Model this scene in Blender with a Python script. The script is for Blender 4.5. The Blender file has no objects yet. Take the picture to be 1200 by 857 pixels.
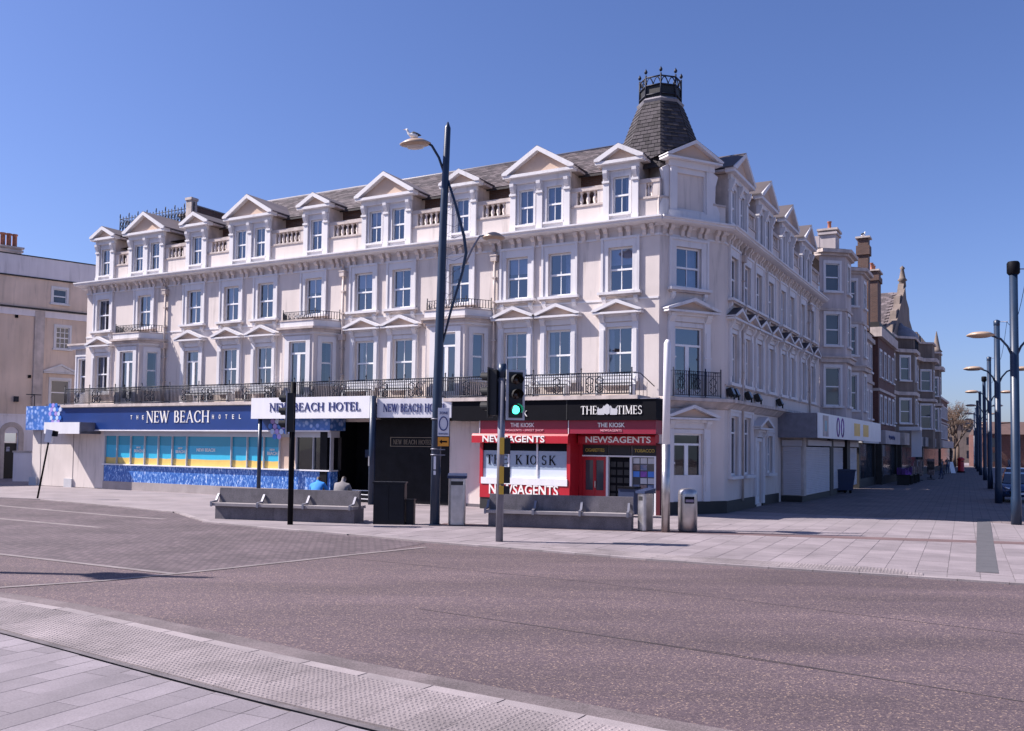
import bpy, bmesh, math, random
from mathutils import Matrix, Vector
rnd = random.Random(7)
sc = bpy.context.scene
R = math.radians
PI = math.pi

# ------------------------------------------------------------------ camera
H = 2.5
PITCH, ROLL, FPX, CYPX = 0.0440, 0.0122, 1065.8, 475.97
def add_camera():
    cp, sp, cr, sr = math.cos(PITCH), math.sin(PITCH), math.cos(ROLL), math.sin(ROLL)
    fw = Vector((0, cp, sp)); up0 = Vector((0, -sp, cp)); r0 = Vector((1, 0, 0))
    r = cr * r0 + sr * up0; up = -sr * r0 + cr * up0
    cam = bpy.data.cameras.new('camera'); o = bpy.data.objects.new('camera', cam)
    sc.collection.objects.link(o)
    m = Matrix((r, up, -fw)).transposed().to_4x4(); m.translation = (0, 0, H)
    o.matrix_world = m
    cam.sensor_fit = 'HORIZONTAL'; cam.sensor_width = 36
    cam.lens = FPX / 1200 * 36
    cam.shift_x = 0; cam.shift_y = (CYPX - 428.5) / 1200
    cam.clip_start = .1; cam.clip_end = 3000
    sc.camera = o
add_camera()

# ------------------------------------------------------------------ world, sun, exposure
SUN_EL, SUN_AZ_TO = 45.0, 175.5      # direction towards the sun, measured counter-clockwise from +X
w = bpy.data.worlds.new("World"); sc.world = w; w.use_nodes = True
nt = w.node_tree; bg = nt.nodes['Background']
sky = nt.nodes.new('ShaderNodeTexSky'); sky.sky_type = 'NISHITA'; sky.sun_disc = False
sky.sun_elevation = R(SUN_EL); sky.sun_rotation = R(90 - SUN_AZ_TO)
sky.air_density = 1.0; sky.dust_density = 0.9; sky.ozone_density = 2.2; sky.altitude = 0
tint = nt.nodes.new('ShaderNodeMix'); tint.data_type = 'RGBA'; tint.blend_type = 'MULTIPLY'
tint.inputs[0].default_value = 1.0; tint.inputs[7].default_value = (.845, .925, 1.36, 1)
nt.links.new(sky.outputs[0], tint.inputs[6]); nt.links.new(tint.outputs[2], bg.inputs[0])
bg.inputs[1].default_value = 0.0565
sl = bpy.data.lights.new('sun', 'SUN'); sl.energy = 4.8; sl.angle = R(.53); sl.color = (1, .915, .875)
so = bpy.data.objects.new('sun', sl); sc.collection.objects.link(so)
sd = Vector((math.cos(R(SUN_EL)) * math.cos(R(SUN_AZ_TO)), math.cos(R(SUN_EL)) * math.sin(R(SUN_AZ_TO)), math.sin(R(SUN_EL))))
so.rotation_euler = sd.to_track_quat('Z', 'Y').to_euler()
so.location = (-40, 10, 60)
vs = sc.view_settings; vs.view_transform = 'Standard'; vs.look = 'None'; vs.exposure = 1.0; vs.gamma = 1

# ------------------------------------------------------------------ materials
def mat(name, col, rough=.6, var=.12, scale=1.5, bump=0., bscale=60, metal=0., streak=0., spec=.5, obj_var=0., island=0., fine=0., grime=0., gum=0.):
    m = bpy.data.materials.new(name); m.use_nodes = True
    n = m.node_tree.nodes; l = m.node_tree.links; b = n['Principled BSDF']
    b.inputs['Roughness'].default_value = rough; b.inputs['Metallic'].default_value = metal
    b.inputs['Specular IOR Level'].default_value = spec
    geo = n.new('ShaderNodeNewGeometry'); cur = None
    base = n.new('ShaderNodeRGB'); base.outputs[0].default_value = (*col, 1); cur = base.outputs[0]
    def mul(fac_socket, lo, hi):
        nonlocal cur
        mr = n.new('ShaderNodeMapRange'); l.new(fac_socket, mr.inputs[0])
        mr.inputs[1].default_value = .3; mr.inputs[2].default_value = .7
        mr.inputs[3].default_value = lo; mr.inputs[4].default_value = hi
        mx = n.new('ShaderNodeMix'); mx.data_type = 'RGBA'; mx.blend_type = 'MULTIPLY'; mx.inputs[0].default_value = 1
        l.new(cur, mx.inputs[6]); cb = n.new('ShaderNodeCombineColor')
        for i in range(3): l.new(mr.outputs[0], cb.inputs[i])
        l.new(cb.outputs[0], mx.inputs[7]); cur = mx.outputs[2]
    def noise(sc_, det=4, vec=None):
        t = n.new('ShaderNodeTexNoise'); t.inputs['Scale'].default_value = sc_; t.inputs['Detail'].default_value = det
        l.new(vec or geo.outputs['Position'], t.inputs['Vector']); return t
    if var: mul(noise(scale).outputs[0], 1 - var, 1 + var * .6)
    if fine: mul(noise(45, 2).outputs[0], 1 - fine, 1 + fine)
    if streak:
        mp = n.new('ShaderNodeMapping'); mp.inputs['Scale'].default_value = (2.6, 2.6, .22); l.new(geo.outputs['Position'], mp.inputs[0])
        t = noise(1.3, 6, mp.outputs[0]); mul(t.outputs[0], 1 - streak, 1.0)
    if grime:      # rain runs below ledges and patchy weathering
        mp = n.new('ShaderNodeMapping'); mp.inputs['Scale'].default_value = (1.7, 1.7, .16); l.new(geo.outputs['Position'], mp.inputs[0])
        t = noise(2.1, 7, mp.outputs[0]); t.inputs['Roughness'].default_value = .65
        rg = n.new('ShaderNodeMapRange'); l.new(t.outputs[0], rg.inputs[0]); rg.inputs[1].default_value = .54; rg.inputs[2].default_value = .74; rg.inputs[3].default_value = .3; rg.inputs[4].default_value = .7
        pm = noise(.45, 3); ad = n.new('ShaderNodeMath'); ad.operation = 'MULTIPLY'; l.new(rg.outputs[0], ad.inputs[0]); l.new(pm.outputs[0], ad.inputs[1])
        sc2 = n.new('ShaderNodeMath'); sc2.operation = 'MULTIPLY'; l.new(ad.outputs[0], sc2.inputs[0]); sc2.inputs[1].default_value = 2.0
        mul(sc2.outputs[0], 1.0, 1 - grime)
    if gum:
        v = n.new('ShaderNodeTexVoronoi'); v.inputs['Scale'].default_value = 2.6; l.new(geo.outputs['Position'], v.inputs['Vector'])
        rg = n.new('ShaderNodeMapRange'); l.new(v.outputs['Distance'], rg.inputs[0]); rg.inputs[1].default_value = .07; rg.inputs[2].default_value = .10; rg.inputs[3].default_value = .3; rg.inputs[4].default_value = .7
        mul(rg.outputs[0], 1 - gum, 1.0); pn = noise(.7, 7); pn.inputs['Roughness'].default_value = .7; mul(pn.outputs[0], 1 - gum * .7, 1 + gum * .3)
    if obj_var:
        oi = n.new('ShaderNodeObjectInfo'); mul(oi.outputs['Random'], 1 - obj_var, 1 + obj_var)
    if island: mul(geo.outputs['Random Per Island'], 1 - island, 1 + island)
    l.new(cur, b.inputs['Base Color'])
    if bump:
        bp = n.new('ShaderNodeBump'); bp.inputs['Strength'].default_value = bump; bp.inputs['Distance'].default_value = .02
        l.new(noise(bscale, 3).outputs[0], bp.inputs['Height']); l.new(bp.outputs[0], b.inputs['Normal'])
    return m

def brick_mat(name, c1, c2, mortar, bw, bh, ang=0., plane='XY', msize=.012, rough=.8, bump=.4, offset=.5, origin=(0, 0), var=.25):
    m = bpy.data.materials.new(name); m.use_nodes = True
    n = m.node_tree.nodes; l = m.node_tree.links; b = n['Principled BSDF']
    b.inputs['Roughness'].default_value = rough
    geo = n.new('ShaderNodeNewGeometry'); mp = n.new('ShaderNodeMapping'); mp.vector_type = 'TEXTURE'
    mp.inputs['Location'].default_value = (*origin, 0); mp.inputs['Rotation'].default_value = (0, 0, ang)
    l.new(geo.outputs['Position'], mp.inputs[0]); vec = mp.outputs[0]
    if plane == 'XZ':
        sp = n.new('ShaderNodeSeparateXYZ'); cb = n.new('ShaderNodeCombineXYZ'); l.new(vec, sp.inputs[0])
        l.new(sp.outputs[0], cb.inputs[0]); l.new(sp.outputs[2], cb.inputs[1]); vec = cb.outputs[0]
    t = n.new('ShaderNodeTexBrick'); l.new(vec, t.inputs['Vector']); t.offset = offset
    t.inputs['Color1'].default_value = (*c1, 1); t.inputs['Color2'].default_value = (*c2, 1); t.inputs['Mortar'].default_value = (*mortar, 1)
    t.inputs['Scale'].default_value = 1; t.inputs['Mortar Size'].default_value = msize
    t.inputs['Brick Width'].default_value = bw; t.inputs['Row Height'].default_value = bh
    nz = n.new('ShaderNodeTexNoise'); nz.inputs['Scale'].default_value = .6; nz.inputs['Detail'].default_value = 6
    l.new(geo.outputs['Position'], nz.inputs['Vector'])
    mr = n.new('ShaderNodeMapRange'); l.new(nz.outputs[0], mr.inputs[0]); mr.inputs[1].default_value = .3; mr.inputs[2].default_value = .7
    mr.inputs[3].default_value = 1 - var; mr.inputs[4].default_value = 1 + var * .5
    mx = n.new('ShaderNodeMix'); mx.data_type = 'RGBA'; mx.blend_type = 'MULTIPLY'; mx.inputs[0].default_value = 1
    cc = n.new('ShaderNodeCombineColor')
    for i in range(3): l.new(mr.outputs[0], cc.inputs[i])
    l.new(t.outputs[0], mx.inputs[6]); l.new(cc.outputs[0], mx.inputs[7]); l.new(mx.outputs[2], b.inputs['Base Color'])
    bp = n.new('ShaderNodeBump'); bp.inputs['Strength'].default_value = bump; bp.inputs['Distance'].default_value = .01; bp.invert = True
    l.new(t.outputs['Fac'], bp.inputs['Height']); l.new(bp.outputs[0], b.inputs['Normal'])
    return m

def glass_mat(name, tintc=(.75, .8, .86), refl=.26, rcol=(.9, .95, 1)):
    m = bpy.data.materials.new(name); m.use_nodes = True
    n = m.node_tree.nodes; l = m.node_tree.links; n.remove(n['Principled BSDF'])
    t = n.new('ShaderNodeBsdfTransparent'); t.inputs[0].default_value = (*tintc, 1)
    g = n.new('ShaderNodeBsdfGlossy'); g.inputs['Roughness'].default_value = .02; g.inputs[0].default_value = (*rcol, 1)
    nz = n.new('ShaderNodeTexNoise'); nz.inputs['Scale'].default_value = 1.2; geo = n.new('ShaderNodeNewGeometry')
    l.new(geo.outputs['Position'], nz.inputs['Vector'])
    bp = n.new('ShaderNodeBump'); bp.inputs['Strength'].default_value = .06; bp.inputs['Distance'].default_value = .05
    l.new(nz.outputs[0], bp.inputs['Height']); l.new(bp.outputs[0], g.inputs['Normal'])
    lw = n.new('ShaderNodeLayerWeight'); lw.inputs[0].default_value = .25
    mr = n.new('ShaderNodeMapRange'); l.new(lw.outputs[0], mr.inputs[0]); mr.inputs[3].default_value = refl; mr.inputs[4].default_value = .9
    mx = n.new('ShaderNodeMixShader'); l.new(mr.outputs[0], mx.inputs[0]); l.new(t.outputs[0], mx.inputs[1]); l.new(g.outputs[0], mx.inputs[2])
    l.new(mx.outputs[0], n['Material Output'].inputs[0])
    return m

def spot_mat(name, base, spot, spot2, scale, size=.35, stretch=(1, 1, 1), rough=.4):
    """flat printed panel: blobs of two colours on a ground colour"""
    m = bpy.data.materials.new(name); m.use_nodes = True
    n = m.node_tree.nodes; l = m.node_tree.links; b = n['Principled BSDF']; b.inputs['Roughness'].default_value = rough
    geo = n.new('ShaderNodeNewGeometry'); mp = n.new('ShaderNodeMapping'); mp.inputs['Scale'].default_value = stretch
    l.new(geo.outputs['Position'], mp.inputs[0])
    v = n.new('ShaderNodeTexVoronoi'); v.inputs['Scale'].default_value = scale; l.new(mp.outputs[0], v.inputs['Vector'])
    r1 = n.new('ShaderNodeMapRange'); l.new(v.outputs['Distance'], r1.inputs[0]); r1.inputs[1].default_value = size; r1.inputs[2].default_value = size * .55
    r1.inputs[3].default_value = 0; r1.inputs[4].default_value = 1
    sp = n.new('ShaderNodeSeparateColor'); l.new(v.outputs['Color'], sp.inputs[0])
    m1 = n.new('ShaderNodeMix'); m1.data_type = 'RGBA'; l.new(sp.outputs[0], m1.inputs[0]); m1.inputs[6].default_value = (*spot, 1); m1.inputs[7].default_value = (*spot2, 1)
    mm = n.new('ShaderNodeMath'); mm.operation = 'MULTIPLY'; l.new(r1.outputs[0], mm.inputs[0]); l.new(sp.outputs[1], mm.inputs[1])
    nz = n.new('ShaderNodeTexNoise'); nz.inputs['Scale'].default_value = scale * .35; nz.inputs['Detail'].default_value = 5; l.new(mp.outputs[0], nz.inputs['Vector'])
    m0 = n.new('ShaderNodeMix'); m0.data_type = 'RGBA'; l.new(nz.outputs[0], m0.inputs[0])
    m0.inputs[6].default_value = (*[c * .6 for c in base], 1); m0.inputs[7].default_value = (*[min(1, c * 1.35) for c in base], 1)
    m2 = n.new('ShaderNodeMix'); m2.data_type = 'RGBA'; l.new(mm.outputs[0], m2.inputs[0]); l.new(m0.outputs[2], m2.inputs[6]); l.new(m1.outputs[2], m2.inputs[7])
    l.new(m2.outputs[2], b.inputs['Base Color'])
    return m

def wave_mat():
    m = bpy.data.materials.new('wave_print'); m.use_nodes = True
    n = m.node_tree.nodes; l = m.node_tree.links; b = n['Principled BSDF']; b.inputs['Roughness'].default_value = .35
    geo = n.new('ShaderNodeNewGeometry'); mp = n.new('ShaderNodeMapping'); mp.inputs['Rotation'].default_value = (0, R(35), 0); mp.inputs['Scale'].default_value = (2.4, 2.4, 1.1)
    l.new(geo.outputs['Position'], mp.inputs[0]); t = n.new('ShaderNodeTexNoise'); t.inputs['Scale'].default_value = 5.2; t.inputs['Detail'].default_value = 6; t.inputs['Roughness'].default_value = .62; t.inputs['Distortion'].default_value = .6
    l.new(mp.outputs[0], t.inputs['Vector']); rp = n.new('ShaderNodeValToRGB'); l.new(t.outputs[0], rp.inputs[0]); e = rp.color_ramp.elements
    e[0].position = .30; e[0].color = (.012, .07, .30, 1); e[1].position = .70; e[1].color = (.80, .85, .92, 1)
    for p_, c_ in ((.48, (.025, .12, .43, 1)), (.545, (.08, .22, .56, 1)), (.61, (.32, .47, .76, 1))): k = e.new(p_); k.color = c_
    l.new(rp.outputs[0], b.inputs['Base Color']); return m

def asphalt_mat():
    m = bpy.data.materials.new('asphalt'); m.use_nodes = True
    n = m.node_tree.nodes; l = m.node_tree.links; b = n['Principled BSDF']; b.inputs['Roughness'].default_value = .85
    geo = n.new('ShaderNodeNewGeometry'); P = geo.outputs['Position']
    v = n.new('ShaderNodeTexVoronoi'); v.inputs['Scale'].default_value = 62; l.new(P, v.inputs['Vector'])
    sp = n.new('ShaderNodeSeparateColor'); l.new(v.outputs['Color'], sp.inputs[0])
    rp = n.new('ShaderNodeValToRGB'); l.new(sp.outputs[0], rp.inputs[0])
    e = rp.color_ramp.elements; e[0].position = 0; e[0].color = (.056, .038, .047, 1); e[1].position = 1; e[1].color = (.34, .24, .18, 1)
    for p_, c_ in ((.5, (.080, .056, .067, 1)), (.78, (.104, .073, .081, 1)), (.88, (.142, .101, .100, 1)), (.96, (.21, .150, .125, 1))):
        k = e.new(p_); k.color = c_
    n1 = n.new('ShaderNodeTexNoise'); n1.inputs['Scale'].default_value = .35; n1.inputs['Detail'].default_value = 7; n1.inputs['Roughness'].default_value = .6
    mp = n.new('ShaderNodeMapping'); mp.inputs['Rotation'].default_value = (0, 0, .66); mp.inputs['Scale'].default_value = (.35, 1.6, 1); l.new(P, mp.inputs[0]); l.new(mp.outputs[0], n1.inputs['Vector'])
    mr = n.new('ShaderNodeMapRange'); l.new(n1.outputs[0], mr.inputs[0]); mr.inputs[1].default_value = .32; mr.inputs[2].default_value = .68; mr.inputs[3].default_value = .68; mr.inputs[4].default_value = 1.27
    mx = n.new('ShaderNodeMix'); mx.data_type = 'RGBA'; mx.blend_type = 'MULTIPLY'; mx.inputs[0].default_value = 1
    cc = n.new('ShaderNodeCombineColor')
    for i in range(3): l.new(mr.outputs[0], cc.inputs[i])
    l.new(rp.outputs[0], mx.inputs[6]); l.new(cc.outputs[0], mx.inputs[7]); l.new(mx.outputs[2], b.inputs['Base Color'])
    bp = n.new('ShaderNodeBump'); bp.inputs['Strength'].default_value = .5; bp.inputs['Distance'].default_value = .006
    l.new(v.outputs['Distance'], bp.inputs['Height']); l.new(bp.outputs[0], b.inputs['Normal'])
    return m

def emit_mat(name, col, s):
    m = bpy.data.materials.new(name); m.use_nodes = True
    b = m.node_tree.nodes['Principled BSDF']; b.inputs['Base Color'].default_value = (*[c * .2 for c in col], 1)
    b.inputs['Emission Color'].default_value = (*col, 1); b.inputs['Emission Strength'].default_value = s
    return m

M = dict(
    cream=mat('cream_stucco', (.675, .600, .560), .85, .07, .5, .25, 30, streak=.06, grime=.32),
    trim=mat('white_trim', (.68, .66, .675), .6, .05, 1.2, .1, 30, streak=.05, grime=.22),
    tan=mat('tan_stucco', (.56, .42, .33), .85, .10, 1.0, .2, 30),
    stain=mat('weathered_trim', (.60, .515, .475), .85, .22, 2.2, .25, 30, streak=.28),
    sash=mat('sash_paint', (.78, .78, .80), .35, .04),
    seam=mat('tar_line', (.056, .044, .049), .9, .2, 2), slate_t=mat('turret_slate', (.050, .043, .048), .9, .2, 1.0, .3, 12, island=.28),
    slate=mat('grey_slate', (.125, .102, .105), .7, .22, .8, .3, 12, island=.30),
    slate_d=mat('dark_slate', (.055, .047, .052), .7, .25, 1.0, .3, 12, island=.35),
    lead=mat('lead_sheet', (.21, .20, .22), .5, .2, 2),
    brick_d=brick_mat('dark_brick', (.10, .045, .035), (.15, .07, .05), (.12, .10, .09), .22, .075, plane='XZ'),
    glass=glass_mat('window_glass', (.52, .57, .70), .17, (.84, .90, 1)), glass_d=glass_mat('shop_glass', (.45, .47, .5), .07),
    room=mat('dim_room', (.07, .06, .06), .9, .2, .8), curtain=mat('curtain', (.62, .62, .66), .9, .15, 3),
    iron=mat('blue_black_iron', (.014, .018, .034), .6, .1, spec=.3), bluepaint=mat('dark_blue_paint', (.012, .028, .062), .4, .15, 3),
    black=mat('black_paint', (.006, .006, .009), .6, .15, 2, spec=.08), blackmatt=mat('black_plastic', (.010, .010, .011), .6, 0),
    fascia=mat('royal_blue_panel', (.010, .040, .185), .35, .12, .8), white=mat('white_sign', (.76, .75, .78), .4, .04, 2, streak=.08),
    navy=mat('navy_lettering', (.02, .03, .16), .4, 0), letter=mat('cream_lettering', (.82, .80, .76), .4, 0),
    cabinet=mat('cabinet_paint', (.007, .008, .013), .5, .3, 3, spec=.25, grime=.2), red_shaded=mat('shaded_red_paint', (.085, .008, .016), .5, .1), red=mat('bright_red', (.42, .010, .022), .4, .08, 2), maroon=mat('crimson_board', (.25, .012, .036), .4, .10, 2),
    film1=mat('teal_film', (.022, .27, .40), .3, .05, 2), film2=mat('cyan_film', (.04, .43, .64), .3, .05, 2), film3=mat('sand_film', (.70, .49, .14), .3, .06, 4),
    waves=wave_mat(),
    bubbles=spot_mat('bubble_print', (.05, .16, .50), (.6, .72, .95), (.25, .4, .85), 5.0, .6),
    bub1=mat('blue_bubble', (.06, .2, .62), .3, .1), bub2=mat('lilac_bubble', (.42, .32, .72), .3, .1), bub3=mat('pale_bubble', (.55, .65, .9), .3, .1),
    marble=mat('dark_granite', (.009, .009, .012), .5, .35, 3, fine=.1, spec=.12), wood=mat('oak_door', (.16, .065, .025), .4, .2, 3),
    steel=mat('brushed_steel', (.50, .48, .48), .34, .2, 4, .15, 90, metal=.9, grime=.4), galv=mat('galvanised', (.20, .20, .24), .5, .15, 4, metal=.4),
    concrete=mat('bench_concrete', (.145, .132, .145), .85, .25, 2.5, .4, 80, fine=.22, grime=.3, gum=.15), seat=mat('bench_slab', (.27, .245, .25), .8, .12, 4, .2, 60),
    plinth=mat('black_plinth', (.018, .017, .018), .6, .25, 2), stone=mat('pale_stone', (.40, .35, .34), .85, .16, 1.5, .25, 40, obj_var=.12, fine=.1),
    slab=mat('paving_slab', (.235, .200, .212), .85, .18, .9, .25, 60, obj_var=.08, fine=.10, gum=.22), tact=mat('tactile_paving', (.235, .200, .205), .85, .24, .7, .3, 60, obj_var=.07, fine=.12, gum=.22),
    joint=mat('sandy_joint', (.115, .098, .10), .95, .2, 3), nearslab=mat('near_slab', (.210, .184, .204), .85, .16, 1.1, .25, 70, obj_var=.10, fine=.12, gum=.2),
    asphalt=asphalt_mat(), kerb=mat('granite_kerb', (.25, .215, .22), .8, .16, 2, .2, 60, obj_var=.1, fine=.12),
    yellow=mat('yellow_box', (.72, .42, .04), .4, .1), green=emit_mat('green_signal', (.05, 1.0, .62), 2.6),
    lensoff=mat('dark_lens', (.03, .015, .012), .25, 0), signgrey=mat('sign_grey', (.50, .50, .52), .5, .06),
    house=mat('buff_render', (.72, .57, .47), .9, .12, .5, .3, 20, streak=.12, grime=.3), housepale=mat('grey_render', (.78, .73, .76), .9, .1, .4, .3, 20, streak=.1, grime=.2),
    redbrick=brick_mat('red_brick', (.11, .032, .026), (.15, .048, .036), (.10, .08, .07), .23, .075, plane='XZ'),
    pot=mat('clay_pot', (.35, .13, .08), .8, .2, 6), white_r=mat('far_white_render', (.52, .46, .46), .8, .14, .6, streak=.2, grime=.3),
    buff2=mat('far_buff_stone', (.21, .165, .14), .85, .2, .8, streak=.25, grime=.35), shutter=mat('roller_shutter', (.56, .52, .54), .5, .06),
    skin=mat('skin', (.45, .25, .17), .55, .05), hair=mat('dark_hair', (.03, .018, .015), .6, .2, 20), bluecloth=mat('blue_cloth', (.02, .22, .62), .8, .1, 8),
    greycloth=mat('grey_cloth', (.19, .175, .18), .85, .12, 8), darkcloth=mat('dark_cloth', (.025, .025, .04), .85, .2, 8), jean=mat('denim', (.05, .07, .14), .85, .2, 8),
    gullw=mat('gull_white', (.8, .8, .8), .7, .05), gullg=mat('gull_slate', (.05, .055, .07), .7, .1), beak=mat('gull_beak', (.6, .3, .03), .5, 0),
    binblue=mat('blue_bin', (.010, .022, .07), .55, .1), carpaint=mat('car_blue', (.02, .06, .16), .2, .05), tyre=mat('tyre', (.012, .012, .012), .8, 0),
    chrome=mat('chrome', (.6, .6, .62), .15, 0, metal=1), postred=mat('post_red', (.5, .015, .02), .35, .08),
    bark=mat('bark', (.10, .07, .055), .9, .2, 5), twig=mat('twig', (.13, .085, .06), .9, .2, 3),
    purple=mat('purple_goods', (.18, .06, .30), .7, .3, 6, island=.5), mixed=mat('mixed_goods', (.17, .12, .11), .7, .4, 9, island=.7),
    roofred=mat('red_tile', (.10, .062, .055), .85, .2, 1), lampglass=mat('lamp_lens', (.52, .48, .46), .3, .05), lampshell=mat('lamp_shell', (.40, .29, .21), .4, .08),
    paper=spot_mat('poster_print', (.10, .14, .26), (.6, .65, .75), (.35, .2, .2), 3.2, .6, (1, 1, 1.6)), dimtext=mat('gold_lettering', (.45, .33, .06), .5, 0), softred=mat('soft_pink_lettering', (.62, .28, .33), .5, 0),
    shopwhite=mat('frosted_film', (.30, .37, .47), .35, .05, 1), shoppale=mat('pale_film', (.62, .68, .76), .35, .05, 1),
    orange=mat('orange_plate', (.75, .30, .02), .45, .05), granite_l=mat('pale_band', (.20, .17, .172), .8, .25, 1.5, .2, 60),
)
M['plaza'] = brick_mat('plaza_paving', (.228, .196, .208), (.245, .210, .220), (.15, .13, .135), .9, .6, R(90) - .4617, 'XY', .010, .85, .3, .5, (9.8, 19.1), .22)
M['street'] = brick_mat('shade_dark_blocks', (.150, .120, .122), (.180, .145, .142), (.09, .075, .078), .45, .3, R(90) - .4617, 'XY', .010, .85, .3, .5, (9.8, 19.1), .25)  # block paving with the side street's shade put into its darker colour
M['setts'] = brick_mat('granite_setts', (.090, .066, .076), (.142, .106, .115), (.052, .039, .045), .22, .12, R(-33), 'XY', .014, .85, .6, .5, (0, 0), .3)

# ------------------------------------------------------------------ mesh builder
class MB:
    def __init__(s): s.v = []; s.f = []; s.mi = []; s.mats = []; s.T = Matrix.Identity(4); s.sm = []
    def mat(s, k):
        m = M[k] if isinstance(k, str) else k
        if m not in s.mats: s.mats.append(m)
        s.k = s.mats.index(m); return s
    def add(s, vs, fs, smooth=False):
        b = len(s.v); s.v += [s.T @ Vector(p) for p in vs]
        for f in fs: s.f.append([b + i for i in f]); s.mi.append(s.k); s.sm.append(smooth)
        return s
    def box(s, x0, x1, y0, y1, z0, z1):
        return s.add([(x0, y0, z0), (x1, y0, z0), (x1, y1, z0), (x0, y1, z0), (x0, y0, z1), (x1, y0, z1), (x1, y1, z1), (x0, y1, z1)],
                     [(0, 3, 2, 1), (4, 5, 6, 7), (0, 1, 5, 4), (1, 2, 6, 5), (2, 3, 7, 6), (3, 0, 4, 7)])
    def quad(s, a, b, c, d): return s.add([a, b, c, d], [(0, 1, 2, 3)])
    def prism(s, pts, y0, y1):
        """outline in XZ extruded along Y"""
        n = len(pts); vs = [(x, y0, z) for x, z in pts] + [(x, y1, z) for x, z in pts]
        return s.add(vs, [tuple(range(n)), tuple(range(2 * n - 1, n - 1, -1))] + [(i, (i + 1) % n, n + (i + 1) % n, n + i) for i in range(n)])
    def slabp(s, pts, z0, z1):
        """outline in XY extruded along Z"""
        n = len(pts); vs = [(x, y, z0) for x, y in pts] + [(x, y, z1) for x, y in pts]
        return s.add(vs, [tuple(range(n - 1, -1, -1)), tuple(range(n, 2 * n))] + [(i, (i + 1) % n, n + (i + 1) % n, n + i) for i in range(n)])
    def profx(s, pts, x0, x1):
        """outline in YZ extruded along X"""
        n = len(pts); vs = [(x0, y, z) for y, z in pts] + [(x1, y, z) for y, z in pts]
        return s.add(vs, [tuple(range(n)), tuple(range(2 * n - 1, n - 1, -1))] + [(i, (i + 1) % n, n + (i + 1) % n, n + i) for i in range(n)])
    def tube(s, pts, r, seg=8, smooth=True):
        pts = [Vector(p) for p in pts]; rs = r if isinstance(r, (list, tuple)) else [r] * len(pts)
        vs = []; fs = []; up = None
        for i, p in enumerate(pts):
            d = (pts[min(i + 1, len(pts) - 1)] - pts[max(i - 1, 0)]).normalized()
            if up is None: up = d.orthogonal().normalized()
            up = (up - d * up.dot(d)).normalized(); si = d.cross(up)
            for k in range(seg):
                a = 2 * PI * k / seg; vs.append(p + rs[i] * (math.cos(a) * up + math.sin(a) * si))
        for i in range(len(pts) - 1):
            for k in range(seg):
                fs.append((i * seg + k, i * seg + (k + 1) % seg, (i + 1) * seg + (k + 1) % seg, (i + 1) * seg + k))
        s.add(vs, fs, smooth)
        n = len(pts); b = len(s.v) - len(vs)
        s.f.append([b + k for k in range(seg - 1, -1, -1)]); s.f.append([b + (n - 1) * seg + k for k in range(seg)])
        s.mi += [s.k] * 2; s.sm += [False] * 2
        return s
    def lathe(s, prof, seg=12, c=(0, 0, 0), smooth=True):
        vs = []; fs = []; n = len(prof)
        for r, z in prof:
            for k in range(seg):
                a = 2 * PI * (k + .5) / seg; vs.append((c[0] + r * math.cos(a), c[1] + r * math.sin(a), c[2] + z))
        for i in range(n - 1):
            for k in range(seg): fs.append((i * seg + k, i * seg + (k + 1) % seg, (i + 1) * seg + (k + 1) % seg, (i + 1) * seg + k))
        s.add(vs, fs, smooth)
        return s.add(vs[:seg] + vs[-seg:], [tuple(range(seg - 1, -1, -1)), tuple(range(seg, 2 * seg))])
    def wall(s, x0, x1, z0, z1, holes, depth=.2, y=0.):
        xs = sorted({x0, x1, *[h[0] for h in holes], *[h[1] for h in holes]}); zs = sorted({z0, z1, *[h[2] for h in holes], *[h[3] for h in holes]})
        xs = [a for a in xs if x0 <= a <= x1]; zs = [a for a in zs if z0 <= a <= z1]
        for a, b in zip(xs, xs[1:]):
            run = None
            for c, d in zip(zs, zs[1:]):
                mx, mz = (a + b) / 2, (c + d) / 2
                if any(h[0] < mx < h[1] and h[2] < mz < h[3] for h in holes): continue
                s.quad((a, y, c), (b, y, c), (b, y, d), (a, y, d))
        for a, b, c, d in holes:
            e = y + depth
            s.quad((a, y, c), (a, y, d), (a, e, d), (a, e, c)); s.quad((b, y, c), (b, e, c), (b, e, d), (b, y, d))
            s.quad((a, y, d), (b, y, d), (b, e, d), (a, e, d)); s.quad((a, y, c), (a, e, c), (b, e, c), (b, y, c))
        return s
    def mesh(s, name, fix=True):
        me = bpy.data.meshes.new(name); me.from_pydata([tuple(p) for p in s.v], [], s.f)
        for m in s.mats: me.materials.append(m)
        me.polygons.foreach_set('material_index', s.mi); me.polygons.foreach_set('use_smooth', s.sm)
        if fix:
            bm = bmesh.new(); bm.from_mesh(me); bmesh.ops.recalc_face_normals(bm, faces=bm.faces); bm.to_mesh(me); bm.free()
        me.update(); return me
    def obj(s, name, parent=None, mw=None, **kw): return link(name, s.mesh(name), parent, mw, **kw)
def mb(k='trim'): return MB().mat(k)

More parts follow.
